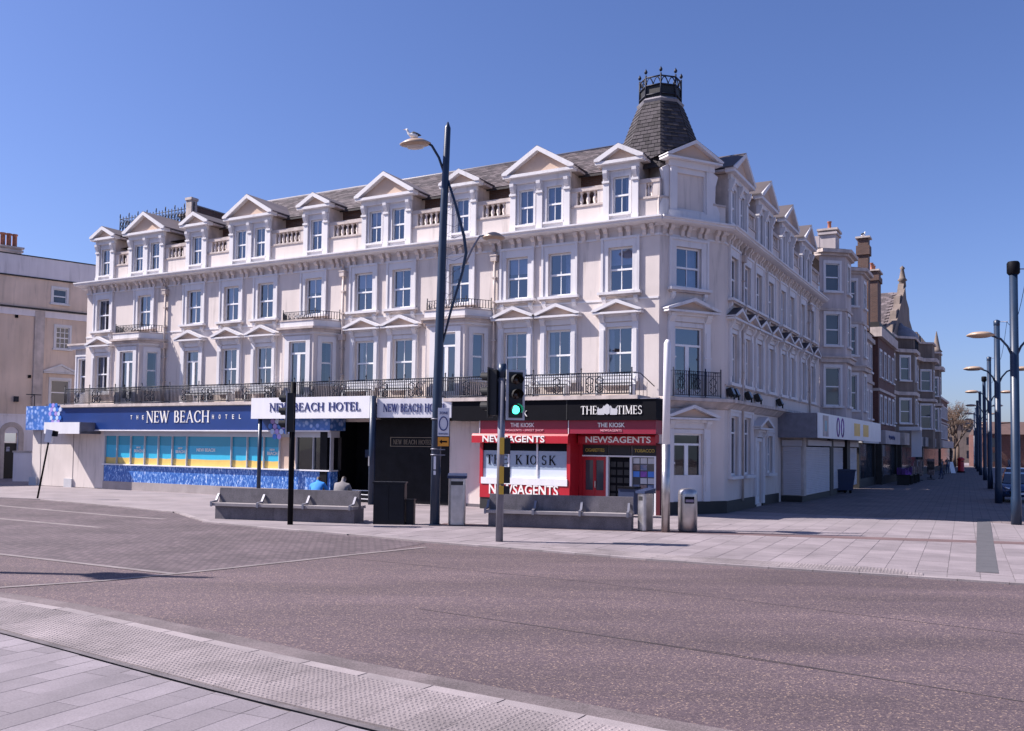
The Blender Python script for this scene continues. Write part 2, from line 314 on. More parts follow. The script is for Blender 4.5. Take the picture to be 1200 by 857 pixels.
W = {}
def link(name, data, parent=None, mw=None, **props):
    o = bpy.data.objects.new(name, data); sc.collection.objects.link(o)
    mw = mw if mw is not None else (W[parent.name] if parent else Matrix.Identity(4))
    W[o.name] = mw.copy()
    if parent:
        o.parent = parent; o.matrix_parent_inverse = Matrix.Identity(4); o.matrix_basis = W[parent.name].inverted() @ mw
    else: o.matrix_basis = mw
    for k, v in props.items(): o[k] = v
    return o
def thing(name, label, cat, mw=None, group=None, kind=None):
    o = link(name, None, None, mw, label=label, category=cat); o.empty_display_size = .3
    if group: o['group'] = group
    if kind: o['kind'] = kind
    return o
def tag(o, label, cat, group=None, kind=None):
    o['label'] = label; o['category'] = cat
    if group: o['group'] = group
    if kind: o['kind'] = kind
    return o
def F(x, y, z=0, a=0): return Matrix.Translation((x, y, z)) @ Matrix.Rotation(a, 4, 'Z')
def L3(x, y, z=0, a=0): return F(x, y, z, a)

CX, CY, DX, DY = 5.477, 33.929, 8.2705, 35.335
AL, AR, ACH, AS = -.5041, 1.0625, math.atan2(1.406, 2.7935), R(90) - .4617
ML, MR, MC = F(CX, CY, 0, AL), F(DX, DY, 0, AR), F(CX, CY, 0, ACH)

# ------------------------------------------------------------------ lettering
def block_text(body, width, height=None, off=.012, name='lettering'):
    cu = bpy.data.curves.new('txt', 'FONT'); cu.body = body; cu.size = 1; cu.offset = off; cu.extrude = .01; cu.align_x = 'CENTER'; cu.resolution_u = 3
    o = bpy.data.objects.new('txt', cu); sc.collection.objects.link(o)
    me = bpy.data.meshes.new_from_object(o.evaluated_get(bpy.context.evaluated_depsgraph_get()))
    bpy.data.objects.remove(o); bpy.data.curves.remove(cu)
    xs = [v.co.x for v in me.vertices]; ys = [v.co.y for v in me.vertices]
    sx = width / (max(xs) - min(xs)); hh = height or sx * (max(ys) - min(ys)); sy = hh / (max(ys) - min(ys)); cx = (max(xs) + min(xs)) / 2; y0 = min(ys)
    for v in me.vertices:
        x, y, z = v.co; v.co = ((x - cx) * sx, -z, (y - y0) * sy)
    me.name = name; return me
def ln(x0, y0, x1, y1, t):
    d = Vector((x1 - x0, y1 - y0)); n = Vector((-d.y, d.x)).normalized() * t / 2
    return [(x0 + n.x, y0 + n.y), (x0 - n.x, y0 - n.y), (x1 - n.x, y1 - n.y), (x1 + n.x, y1 + n.y)]
def arc(cx, cy, rx, ry, a0, a1, tk, tn=.05, k=10):
    q = []
    for i in range(k):
        pr = []
        for j in (i, i + 1):
            a = R(a0 + (a1 - a0) * j / k); t = tn + (tk - tn) * abs(math.cos(a))
            pr.append([(cx + (rx - t / 2) * math.cos(a), cy + (ry - t / 2) * math.sin(a)), (cx + (rx + t / 2) * math.cos(a), cy + (ry + t / 2) * math.sin(a))])
        q.append([pr[0][0], pr[0][1], pr[1][1], pr[1][0]])
    return q
def sf(x, y, w_=.22): return ln(x - w_ / 2, y, x + w_ / 2, y, .045)
K_, N_ = .14, .055
GLY = {
 'N': (.9, [ln(.14, 0, .14, 1, N_), ln(.14, 1, .76, 0, K_), ln(.76, 0, .76, 1, N_), sf(.14, .02), sf(.1, .98), sf(.76, .98)]),
 'E': (.66, [ln(.15, 0, .15, 1, K_), ln(.1, .97, .58, .97, N_), ln(.1, .52, .5, .52, N_), ln(.1, .03, .6, .03, N_), ln(.57, .8, .57, .98, .04), ln(.6, .02, .6, .22, .04), ln(.49, .42, .49, .62, .04), sf(.1, .02, .16), sf(.1, .98, .16)]),
 'W': (1.15, [ln(.08, 1, .34, 0, K_), ln(.34, 0, .58, 1, N_), ln(.54, 1, .8, 0, K_), ln(.8, 0, 1.06, 1, N_), sf(.08, .98), sf(1.06, .98), sf(.56, .98, .2)]),
 'B': (.68, [ln(.15, 0, .15, 1, K_), *arc(.3, .75, .2, .24, -90, 90, K_), *arc(.3, .27, .27, .26, -90, 90, K_), ln(.1, .98, .32, .98, .045), ln(.1, .51, .32, .51, .045), ln(.1, .02, .32, .02, .045)]),
 'A': (.88, [ln(.1, 0, .44, 1, N_), ln(.42, 1, .78, 0, K_), ln(.22, .36, .66, .36, .045), sf(.1, .02), sf(.78, .02, .26)]),
 'C': (.82, [*arc(.46, .5, .35, .47, 40, 320, K_, .05, 18), ln(.73, .72, .73, .93, .05), ln(.73, .1, .73, .26, .05)]),
 'H': (.92, [ln(.16, 0, .16, 1, K_), ln(.76, 0, .76, 1, K_), ln(.16, .52, .76, .52, N_), sf(.16, .02, .26), sf(.16, .98, .26), sf(.76, .02, .26), sf(.76, .98, .26)]),
 'O': (.98, [*arc(.49, .5, .39, .46, 0, 360, K_, .05, 24)]),
 'T': (.74, [ln(.37, 0, .37, 1, K_), ln(.04, .97, .7, .97, N_), ln(.05, .78, .05, .98, .04), ln(.69, .78, .69, .98, .04), sf(.37, .02, .28)]),
 'L': (.64, [ln(.15, 0, .15, 1, K_), ln(.1, .03, .56, .03, N_), ln(.57, .02, .57, .24, .04), sf(.15, .98, .26)]),
 'I': (.36, [ln(.18, 0, .18, 1, K_), sf(.18, .02, .28), sf(.18, .98, .28)]),
 'M': (1.06, [ln(.13, 0, .13, 1, N_), ln(.13, 1, .52, .05, K_), ln(.52, .05, .9, 1, N_), ln(.9, 0, .9, 1, K_), sf(.13, .02), sf(.9, .02, .26), sf(.1, .98, .2), sf(.92, .98, .2)]),
 'S': (.62, [*arc(.31, .74, .2, .23, 30, 270, .1, .06, 12), *arc(.31, .26, .22, .25, -150, 90, .1, .06, 12), ln(.5, .78, .5, .95, .045), ln(.1, .05, .1, .24, .045)]),
 'K': (.86, [ln(.16, 0, .16, 1, K_), ln(.2, .42, .68, .98, N_), ln(.34, .58, .74, 0, K_), sf(.16, .02, .26), sf(.16, .98, .26), sf(.68, .98), sf(.76, .02)]),
 ' ': (.45, [])}
def serif_text(body, width, height, k='letter', sp=.06, d=.025):
    b = mb(k); x = 0; polys = []
    for ch in body:
        w_, ps = GLY[ch]
        for p in ps: polys.append([(x + a, c) for a, c in p])
        x += w_ + sp
    x -= sp; s = width / x
    for i, p in enumerate(polys): b.prism([((a - x / 2) * s, c * height) for a, c in p], -d - .0008 * (i % 5), 0)
    return b.mesh('lettering')

# ------------------------------------------------------------------ people (skin surface over a skeleton)
def skin_mesh(name, verts, edges, radii, vm, root=0, sub=1):
    """verts -> skinned mesh; vm = material key per vertex"""
    me = bpy.data.meshes.new(name); me.from_pydata(verts, edges, []); o = bpy.data.objects.new(name, me); sc.collection.objects.link(o)
    md = o.modifiers.new('skin', 'SKIN'); md.use_smooth_shade = True; md.branch_smoothing = .3
    for i, d in enumerate(me.skin_vertices[0].data):
        r = radii[i]; d.radius = r if isinstance(r, tuple) else (r, r); d.use_root = (i == root)
    if sub: s2 = o.modifiers.new('sub', 'SUBSURF'); s2.levels = sub; s2.render_levels = sub
    out = bpy.data.meshes.new_from_object(o.evaluated_get(bpy.context.evaluated_depsgraph_get()))
    bpy.data.objects.remove(o); out.name = name
    keys = []
    for k in vm:
        if k not in keys: keys.append(k)
    out.materials.clear()
    for k in keys: out.materials.append(M[k])
    vv = [Vector(v) for v in verts]
    for p in out.polygons:
        c = p.center; j = min(range(len(vv)), key=lambda i: (vv[i] - c).length - (radii[i] if not isinstance(radii[i], tuple) else radii[i][0]) * .8)
        p.material_index = keys.index(vm[j]); p.use_smooth = True
    return out
def person_mesh(J, top, legs, shoe='blackmatt'):
    """J: joint positions; one continuous figure with five-fingered hands, head with nose, hair cap"""
    v = []; e = []; r = []; k = []
    def pt(p, rad, key, prev=None):
        v.append(tuple(p)); r.append(rad); k.append(key)
        if prev is not None: e.append((prev, len(v) - 1))
        return len(v) - 1
    k_ = J.get('bulk', 1)
    pel = pt(J['pelvis'], (.155, .115), legs); wa = pt(J['waist'], (.135 * k_, .10 * k_), top, pel); ch = pt(J['chest'], (.165 * k_, .115 * k_), top, wa)
    nk = pt(J['neck'], .055, 'skin', ch); hb = pt(J['chin'], (.075, .085), J.get('head', 'skin'), nk); ht = pt(J['crown'], (.075, .085), 'hair', hb)
    for s in 'lr':
        sh = pt(J['sh' + s], .065, top, ch); el = pt(J['el' + s], .047, top, sh); wr = pt(J['wr' + s], .03, top, el)
        d = (Vector(J['wr' + s]) - Vector(J['el' + s])).normalized(); pa = Vector(J['wr' + s]) + d * .07; pl = pt(pa, (.038, .02), 'skin', wr)
        sd_ = d.cross(Vector((0, 1, .3))).normalized()
        for q, ln_ in enumerate((.075, .085, .08, .06)):
            b0 = pt(pa + d * .03 + sd_ * (.024 - .016 * q), .0095, 'skin', pl); m0 = pt(pa + d * (.03 + ln_ * .55) + sd_ * (.026 - .018 * q), .0085, 'skin', b0)
            pt(pa + d * (.03 + ln_) + sd_ * (.026 - .018 * q) + Vector((0, .015, -.012)), .0075, 'skin', m0)
        t0 = pt(pa - d * .02 + sd_ * .045, .011, 'skin', pl); pt(pa + d * .03 + sd_ * .062, .009, 'skin', t0)
        hp = pt(J['hp' + s], .095, legs, pel); kn = pt(J['kn' + s], .062, legs, hp); an = pt(J['an' + s], .042, legs, kn); pt(J['to' + s], .045, shoe, an)
    return skin_mesh('body', v, e, r, k)
def pose_stand(stride=.18, lean=0.):
    J = dict(pelvis=(0, 0, .92), waist=(0, lean * .3, 1.10), chest=(0, lean * .6, 1.34), neck=(0, lean, 1.50), chin=(0, lean + .02, 1.60), crown=(0, lean + .01, 1.70))
    for s, x, q in (('l', -1, 1), ('r', 1, -1)):
        J['sh' + s] = (.19 * x, lean * .7, 1.42); J['el' + s] = (.25 * x, -.10 * q, 1.14); J['wr' + s] = (.23 * x, .04 - .16 * q, .92)
        J['hp' + s] = (.09 * x, 0, .86); J['kn' + s] = (.10 * x, stride * q * .6 + .03, .48); J['an' + s] = (.10 * x, stride * q, .08); J['to' + s] = (.11 * x, stride * q + .15, .035)
    return J
def pose_seat(lean, bulk=1.0):
    """seated facing +Y, seat at z 0.5, bent forward"""
    J = dict(pelvis=(0, 0, .60), waist=(0, .06 + lean * .2, .79), chest=(0, .10 + lean * .65, .98 - lean * .22), neck=(0, .13 + lean, 1.10 - lean * .34), chin=(0, .18 + lean * 1.18, 1.17 - lean * .36), crown=(0, .22 + lean * 1.28, 1.25 - lean * .38))
    for s, x in (('l', -1), ('r', 1)):
        c = Vector(J['chest']); J['sh' + s] = (.19 * x, c.y + .03, c.z + .05); J['el' + s] = (.25 * x, c.y + .16, c.z - .22); J['wr' + s] = (.12 * x, c.y + .36, c.z - .30)
        J['hp' + s] = (.10 * x, .06, .56); J['kn' + s] = (.13 * x, .46, .52); J['an' + s] = (.13 * x, .48, .09); J['to' + s] = (.14 * x, .63, .035)
    return J
SEATED_A = person_mesh(dict(pose_seat(.07), bulk=1.6, head='hair'), 'greycloth', 'jean'); SEATED_B = person_mesh(dict(pose_seat(.12), bulk=1.35, head='hair'), 'bluecloth', 'darkcloth')
WALK_A = person_mesh(pose_stand(.2), 'darkcloth', 'darkcloth'); WALK_B = person_mesh(pose_stand(.12), 'greycloth', 'jean')
T_ = {}
for key, body, wd, ht in (('kiosk1', 'THE KIOSK', 1.05, .17), ('kiosk1b', 'NEWSAGENTS • SWEET SHOP', 1.85, .085), ('kiosk2', 'THE KIOSK', 1.08, .17), ('kiosk2b', 'NEWSAGENTS', .85, .085),
        ('news', 'NEWSAGENTS', 2.75, .26), ('news2', 'NEWSAGENTS', 2.62, .24), ('newsbig', 'NEWSAGENTS', 3.05, .42), ('cig', 'CIGARETTES', .8, .13), ('cig2', 'TOBACCO', .8, .13),
        ('the', 'THE', .62, .17), ('hotel', 'HOTEL', 1.8, .19), ('beach', 'BEACH', .62, .15), ('newb', 'NEW BEACH', 1.25, .16), ('new', 'NEW', .3, .09), ('zone', 'ZONE', .26, .08), ('park', 'Permit holders', .30, .05)):
    T_[key] = block_text(body, wd, ht, .016)
def lettering(key, k, parent, mw, name='lettering'):
    me = T_[key] if isinstance(key, str) else key
    if isinstance(key, str): me = me.copy(); me.materials.clear(); me.materials.append(M[k])
    return link(name, me, parent, mw)

# ================================================================== the setting: road, pavements, far ground
FK = [(-60, 58), (-34, 46), (-22.24, 39.74), (-20.13, 38.9), (-14.59, 34.76), (-12.0, 32.7), (-10.6, 30.4), (-9.44, 28.7), (-6.69, 26.71), (-4.28, 25.3), (-2.17, 23.75), (.21, 22.4), (3.21, 20.55), (5.51, 19.4), (7.83, 18.4), (9.81, 17.47), (16, 14.8), (30, 9.4), (60, -1)]
NK = [(-40, 31), (-16, 18.9), (-8.11, 14.59), (-6.28, 13.5), (-4.49, 12.19), (-3.07, 11.16), (-1.87, 10.30), (-.86, 9.64), (.44, 8.80), (1.39, 8.18), (4.2, 6.5), (12, 4.2), (40, -4)]
def offset_line(P, d):
    out = []
    for i, p in enumerate(P):
        a = Vector(P[max(i - 1, 0)]); b = Vector(P[min(i + 1, len(P) - 1)]); t = (b - a).normalized(); out.append((p[0] + t.y * d, p[1] - t.x * d))
    return out
def flat(name, poly, z, k, kind='structure', parent=None):
    me = bpy.data.meshes.new(name); bm = bmesh.new(); bm.faces.new([bm.verts.new((x, y, z)) for x, y in poly]); bmesh.ops.triangulate(bm, faces=bm.faces)
    bmesh.ops.recalc_face_normals(bm, faces=bm.faces); bm.to_mesh(me); bm.free()
    if me.polygons[0].normal.z < 0: me.flip_normals()
    me.materials.append(M[k]); o = link(name, me, parent)
    if kind: o['kind'] = kind
    return o
flat('ground', [(-900, -60), (900, -60), (900, 1500), (-900, 1500)], -.12, 'joint')
road = flat('road', [(-300, -50), (300, -50), (300, 300), (-300, 300)], -.035, 'asphalt')
plaza = flat('plaza', FK + [(260, -20), (260, 620), (-200, 620), (-200, 100)], 0, 'plaza')
setts = flat('sett_paving', [(-60, 41), (-30, 28.5), (-16.39, 24.2), (-11.3, 20.28), (-6.43, 17.57), (-3.33, 21.28), (-2.17, 23.6), (-4.28, 25.2), (-6.69, 26.6), (-9.44, 28.6), (-10.6, 30.3), (-12.0, 32.6), (-14.59, 34.66), (-20.13, 38.8), (-34, 45.9), (-60, 57)], -.030, 'setts')
def band(P, wd, z, name, k, parent):
    A = offset_line(P, wd / 2); B = offset_line(P, -wd / 2)
    b = mb(k)
    for i in range(len(P) - 1): b.add([(*A[i], z), (*A[i + 1], z), (*B[i + 1], z), (*B[i], z)], [(0, 1, 2, 3)])
    return b.obj(name, parent, Matrix.Identity(4))
band([(-30, 30.2), (-11.3, 20.28), (-6.43, 17.57)], .16, -.026, 'stone_band', 'granite_l', setts)
band([(-6.43, 17.57), (-3.33, 21.28), (-2.07, 22.68)], .16, -.0255, 'stone_band', 'granite_l', setts)
band([(-13, 14.2), (-9.5, 15.2), (-7.4, 16.6), (-6.43, 17.57)], .14, -.0250, 'stone_band', 'granite_l', setts)
band([(-30, 43), (-19.61, 35.07), (-13.24, 30.92), (-11.3, 29.9)], .26, -.0255, 'stone_band', 'granite_l', setts)
band([(-26, 35.2), (-16.39, 29.33), (-12.0, 26.75)], .24, -.0258, 'stone_band', 'granite_l', setts)
# tar seams in the carriageway
for i, P in enumerate(([(-4, 20.6), (1.5, 17.2), (7.0, 12.9), (13, 8)], [(-1.4, 14.2), (2.8, 11.3), (6.2, 8.6)], [(.1, 13.2), (3.9, 10.4), (6, 8.8)])):
    band(P, .022, -.0315 + .0004 * i, 'tar_seam', 'seam', road)
band(offset_line(NK, -.22)[1:-1], .42, -.0318, 'road_edge', mat('dusty_asphalt', (.135, .108, .112), .9, .35, 1.2, .3, 60, fine=.3), road)
place = Matrix.Identity(4)
sp_ = lambda t, n: (DX + .4871 * t + .8734 * n, DY + .8734 * t - .4871 * n)
flat('side_street_shade', [sp_(1.5, -.2), sp_(1.5, 10.7), sp_(150, 2.9), sp_(150, -.2)], .004, 'street')  # added dark sheet deepening the street's shade, edge just inside the shadow
# kerb stones
def along(P, step, start=0., stop=1e9):
    d = 0; out = []; nxt = start
    for a, b in zip(P, P[1:]):
        a = Vector(a); b = Vector(b); L = (b - a).length; t = (b - a) / L
        while nxt <= d + L and nxt < stop:
            p = a + t * (nxt - d); out.append((p.x, p.y, math.atan2(t.y, t.x))); nxt += step
        d += L
    return out
kst = mb('kerb').box(-.445, .445, -.02, .16, -.09, .005).mesh('kerb_stone')
kn = 0
for x, y, a in along(FK[2:17], .9, .2): link('kerb_stone', kst, plaza, F(x, y, .0, a))
# paved strips set in the plaza
band([(-2.2, 28.9), (7.3, 26.7), (14.0, 25.1), (24, 22.7)], .75, .0095, 'red_paving_strip', mat('red_paver', (.135, .085, .085), .85, .2, 1.2, .3, 60), plaza)
band([(17.6, 34.0), (9.85, 18.9)], .42, .011, 'grey_paving_strip', mat('grey_paver', (.085, .082, .090), .85, .15, 2, .3, 60), plaza)
# individual slabs of the near plaza
def inside(x, y, P):
    c = False
    for (x0, y0), (x1, y1) in zip(P, P[1:] + P[:1]):
        if (y0 > y) != (y1 > y) and x < (x1 - x0) * (y - y0) / (y1 - y0) + x0: c = not c
    return c
fkpoly = offset_line(FK, -.22) + [(60, 60), (-60, 60)]
slab = mb('slab').box(-.294, .294, -.444, .444, -.03, .006).mesh('paving_slab')
cand = []
for i in range(-26, 14):
    for j in range(-6, 20):
        u, v_ = i * .6 + .3, j * .9 + (.45 if i % 2 else 0)
        x = 9.8 + .8953 * u + .4454 * v_; y = 19.1 - .4454 * u + .8953 * v_
        if y < 5 or abs(x) / y > .60: continue
        if all(inside(x + .8953 * p * .3 + .4454 * q * .45, y - .4454 * p * .3 + .8953 * q * .45, fkpoly) for p in (-1, 1) for q in (-1, 1)): cand.append((math.hypot(x, y), x, y))
cand.sort()
for d, x, y in cand[:300]: link('paving_slab', slab, plaza, F(x, y, rnd.uniform(-.0015, .0015), R(90) - .4617 - R(90)))

near = flat('near_pavement', offset_line(NK, .0) + [(40, -50), (-60, -50), (-60, 20)], -.012, 'joint')
nk2 = mb('kerb').box(-.44, .44, -.17, -.005, -.1, .003).mesh('kerb_stone')
for x, y, a in along(NK, .9, 18.2, 62): link('kerb_stone', nk2, near, F(x, y, 0, a))
TS = mb('tact'); TS.box(-.197, .197, -.197, .197, -.03, .004)
for i in range(6):
    for j in range(6):
        x, y = -.165 + .066 * i, -.165 + .066 * j; n6 = [(math.cos(PI * k / 3), math.sin(PI * k / 3)) for k in range(6)]
        TS.add([(x + .021 * c, y + .021 * s_, .004) for c, s_ in n6] + [(x + .012 * c, y + .012 * s_, .010) for c, s_ in n6], [(k, (k + 1) % 6, 6 + (k + 1) % 6, 6 + k) for k in range(6)] + [tuple(range(6, 12))])
tm = TS.mesh('tactile_slab')
for q in range(2):
    for x, y, a in along(offset_line(FK, -.36 - .4 * q), .4):
        if .8 < x < 8.2: link('tactile_slab', tm, plaza, F(x, y, .006, a))

for q in range(3):
    for x, y, a in along(offset_line(NK, .37 + .39 * q), .4, 19.0, 60): link('tactile_slab', tm, near, F(x, y, .001 * q, a))
inner = [(-40, 29.2), (-16, 17.2), (-8.9, 13.45), (-6.63, 11.96), (-5.19, 10.93), (-3.99, 10.05), (-2.97, 9.32), (-2.12, 8.74), (-1.35, 8.22), (-.3, 7.52), (3.4, 5.1), (11.2, 2.6), (39.6, -5.3)]
band(inner[1:-1], .08, .0125, 'drain_channel', mat('channel_stone', (.12, .104, .112), .85, .3, 3, .3, 60, fine=.15), near)
npoly = offset_line(inner, .06) + [(40, -60), (-60, -60)]
nslabs = [mb('nearslab').box(-.1775, .1775, -l / 2 + .003, l / 2 - .004, -.03, .004).mesh('near_slab') for l in (.8, 1.1, 1.5)]
for i in range(-50, 14):
    v_ = rnd.uniform(-12.5, -12.0)
    while v_ < 2:
        k = rnd.randrange(3); l = (.8, 1.1, 1.5)[k]; vc = v_ + l / 2; v_ += l
        u = i * .362; x = -3.5 + .8953 * u + .4454 * vc; y = 9.3 - .4454 * u + .8953 * vc
        if y < 3.6 or x < -10 or x > 3: continue
        cs = [(x + .8953 * p * .176 + .4454 * q * l / 2, y - .4454 * p * .176 + .8953 * q * l / 2) for p in (-1, 1) for q in (-1, 1)]
        ins = [inside(*c, npoly) for c in cs]
        if all(ins): link('paving_slab', nslabs[k], near, F(x, y, rnd.uniform(-.002, .001), -.4617))
        elif any(ins):      # cut to the curve: keep it as a trimmed slab
            poly = [cs[0], cs[1], cs[3], cs[2]]
            q0 = mb('nearslab'); bmx = bmesh.new(); bmx.faces.new([bmx.verts.new((a, b, .003)) for a, b in poly])
            for a, b in zip(inner, inner[1:]):
                t = (Vector(b) - Vector(a)).normalized(); nn = Vector((t.y, -t.x)); p0 = Vector(a) + nn * .055
                mid = (Vector(a) + Vector(b)) / 2
                if (Vector((x, y)) - mid).length < (Vector(b) - Vector(a)).length / 2 + 1.2:
                    bmesh.ops.bisect_plane(bmx, geom=bmx.verts[:] + bmx.edges[:] + bmx.faces[:], plane_co=(p0.x, p0.y, 0), plane_no=(-nn.x, -nn.y, 0), clear_outer=True)
            if bmx.faces:
                me = bpy.data.meshes.new('cut_slab'); bmx.to_mesh(me); me.materials.append(M['nearslab']); link('paving_slab', me, near)
            bmx.free()

# ================================================================== windows
def surround(b, w_, h, bw=.26, tw=.36, p=.06):
    b.mat('trim'); b.box(-w_ / 2 - bw, -w_ / 2, -p, .03, -.02, h); b.box(w_ / 2, w_ / 2 + bw, -p, .03, -.02, h); b.box(-w_ / 2 - bw, w_ / 2 + bw, -p, .03, h, h + tw)
    b.box(-w_ / 2 - bw - .03, -w_ / 2 - bw + .06, -p - .04, .02, -.02, h + tw); b.box(w_ / 2 + bw - .06, w_ / 2 + bw + .03, -p - .04, .02, -.02, h + tw)
    b.box(-w_ / 2 - bw - .04, w_ / 2 + bw + .04, -p - .045, .02, h + tw - .06, h + tw + .03)
def sash(b, w_, h, y=.10, bar=True, mid=.5, fr=.065):
    b.mat('sash'); b.box(-w_ / 2, -w_ / 2 + fr, y, y + .07, 0, h); b.box(w_ / 2 - fr, w_ / 2, y, y + .07, 0, h); b.box(-w_ / 2 + fr, w_ / 2 - fr, y, y + .07, 0, fr + .02); b.box(-w_ / 2 + fr, w_ / 2 - fr, y, y + .07, h - fr, h)
    b.box(-w_ / 2 + fr, w_ / 2 - fr, y - .012, y + .05, h * mid - .035, h * mid + .035)
    if bar: b.box(-.016, .016, y + .01, y + .05, fr, h * mid - .035); b.box(-.016, .016, y + .01, y + .05, h * mid + .035, h - fr)
def sill(b, w_, br=True, e=.38):
    b.mat('trim'); b.box(-w_ / 2 - e, w_ / 2 + e, -.24, .16, -.12, -.02); b.mat('stain'); b.box(-w_ / 2 - e + .05, w_ / 2 + e - .05, -.17, 0, -.19, -.12)
    if br:
        b.mat('trim')
        for s in (-1, 1): b.profx([(0, -.19), (-.15, -.19), (-.14, -.3), (-.05, -.42), (0, -.46)], s * (w_ / 2 + .16) - .08, s * (w_ / 2 + .16) + .08)
def pediment(b, hw, z, rise, p, th=.085, tym='tan', y1=0., top=None):
    if top: b.mat(top).prism([(-hw - .04, z + .151), (0, z + rise + .051), (hw + .04, z + .151), (0, z + rise + .075)], -p - .035, y1)
    b.mat('trim'); b.box(-hw, hw, -p, y1, z, z + .08)
    b.prism([(-hw - .03, z + .10), (-hw + .16, z + .10), (0, z + rise - th), (hw - .16, z + .10), (hw + .03, z + .10), (hw + .03, z + .15), (0, z + rise + .05), (-hw - .03, z + .15)], -p - .03, y1)
    b.prism([(-hw + .16, z + .10), (hw - .16, z + .10), (0, z + rise - th), ], -p * .45 , y1 - .003) if tym is None else None
    if tym: b.mat(tym).prism([(-hw + .17, z + .101), (hw - .17, z + .101), (0, z + rise - th - .004)], -p * .55, y1 - .004)
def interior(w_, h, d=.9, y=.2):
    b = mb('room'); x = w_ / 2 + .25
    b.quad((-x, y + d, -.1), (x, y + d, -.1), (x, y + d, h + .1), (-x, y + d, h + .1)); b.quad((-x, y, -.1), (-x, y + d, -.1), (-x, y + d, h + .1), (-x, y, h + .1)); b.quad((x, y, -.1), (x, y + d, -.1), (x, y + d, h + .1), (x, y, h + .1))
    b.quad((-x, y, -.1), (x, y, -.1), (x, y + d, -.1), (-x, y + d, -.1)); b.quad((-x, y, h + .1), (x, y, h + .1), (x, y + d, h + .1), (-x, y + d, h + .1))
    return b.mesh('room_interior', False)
def pane_mesh(w_, h, k='glass', t=.008): return mb(k).quad((-w_ / 2, 0, 0), (w_ / 2, 0, 0), (w_ / 2, 0, h), (-w_ / 2, 0, h)).mesh('pane', False)
def curtain_mesh(w_, h):
    b = mb('curtain'); n = 8; vs = []
    for i in range(n + 1):
        x = w_ * i / n; y = .03 * math.sin(i * 2.4); vs += [(x, y, 0), (x * (.86), y, h)]
    b.add(vs, [(2 * i, 2 * i + 2, 2 * i + 3, 2 * i + 1) for i in range(n)], True); return b.mesh('curtain', False)
CACHE = {}
def cached(key, fn):
    if key not in CACHE: CACHE[key] = fn()
    return CACHE[key]
def glaze(parent, mw, w_, h, mid=.5, y=.135, fr=.065, kind='glass', cur=None, deep=.9):
    """panes, curtains and dim room behind one sash window whose sill centre is mw"""
    T = Matrix.Translation; iw = w_ - 2 * fr
    h0 = h * mid - .035 - fr; h1 = h - fr - h * mid - .035
    link('pane', cached(('p', round(iw, 3), round(h0, 3), kind), lambda: pane_mesh(iw, h0, kind)), parent, mw @ T((0, y, fr)))
    link('pane', cached(('p', round(iw, 3), round(h1, 3), kind), lambda: pane_mesh(iw, h1, kind)), parent, mw @ T((0, y - .01, h * mid + .035)))
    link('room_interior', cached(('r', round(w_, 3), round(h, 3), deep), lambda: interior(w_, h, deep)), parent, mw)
    cur = cur if cur is not None else rnd.choice((0, 1, 2, 3, 3, 4))
    cw = w_ * rnd.choice((.22, .3, .38))
    cm = cached(('c', round(cw, 2), round(h, 2)), lambda: curtain_mesh(cw, h))
    if cur in (1, 3): link('curtain', cm, parent, mw @ T((-w_ / 2, .3, 0)))
    if cur in (2, 3): link('curtain', cm, parent, mw @ T((w_ / 2 - cw, .31, 0)))
    if cur == 4:
        link('blind', cached(('b', round(w_, 2), round(h, 2)), lambda: mb('curtain').box(-w_ / 2, w_ / 2, 0, .01, h * .62, h).mesh('blind')), parent, mw @ T((0, .24, 0)))
def win2(w_=1.0, h=1.72):
    b = MB(); surround(b, w_, h); sash(b, w_, h); sill(b, w_); return b.mesh('window')
def win1(w_=1.05, h=2.0, top=None):
    b = MB(); b.mat('trim'); e = .1
    for s in (-1, 1):
        x0 = s * (w_ / 2 + .02); x1 = s * (w_ / 2 + .27); xa, xb = min(x0, x1), max(x0, x1)
        b.box(xa, xb, -.09, .03, -.05, h + .2); b.box(xa + .05, xb - .05, -.12, 0, .25, h - .1)
        b.profx([(0, h + .5), (-.25, h + .5), (-.24, h + .38), (-.12, h + .2), (0, h + .12)], xa + .03, xb - .03)
    b.box(-w_ / 2 - .02, w_ / 2 + .02, -.03, .03, h, h + .16); b.box(-w_ / 2 - .27, w_ / 2 + .27, -.07, .03, h + .2, h + .42)
    b.box(-w_ / 2 - .3, w_ / 2 + .3, -.16, .0, h + .42, h + .5)
    pediment(b, 1.0, h + .48, .50, .34, top=top)
    b.mat('trim').box(-w_ / 2 - .28, w_ / 2 + .28, -.14, .16, -.12, -.0)
    sash(b, w_, h, bar=True); return b.mesh('window')
def french(b, w_, h, tr=.78, y=.1):
    b.mat('sash'); b.box(-w_ / 2, -w_ / 2 + .07, y, y + .07, 0, h); b.box(w_ / 2 - .07, w_ / 2, y, y + .07, 0, h); b.box(-w_ / 2 + .07, w_ / 2 - .07, y, y + .07, h - .06, h)
    b.box(-w_ / 2 + .07, w_ / 2 - .07, y - .01, y + .06, h * tr - .04, h * tr + .04); b.box(-.085, .085, y - .005, y + .06, 0, h * tr - .04)
    for s in (-1, 1): b.box(min(s * .085, s * (w_ / 2 - .07)), max(s * .085, s * (w_ / 2 - .07)), y, y + .06, 0, .3)
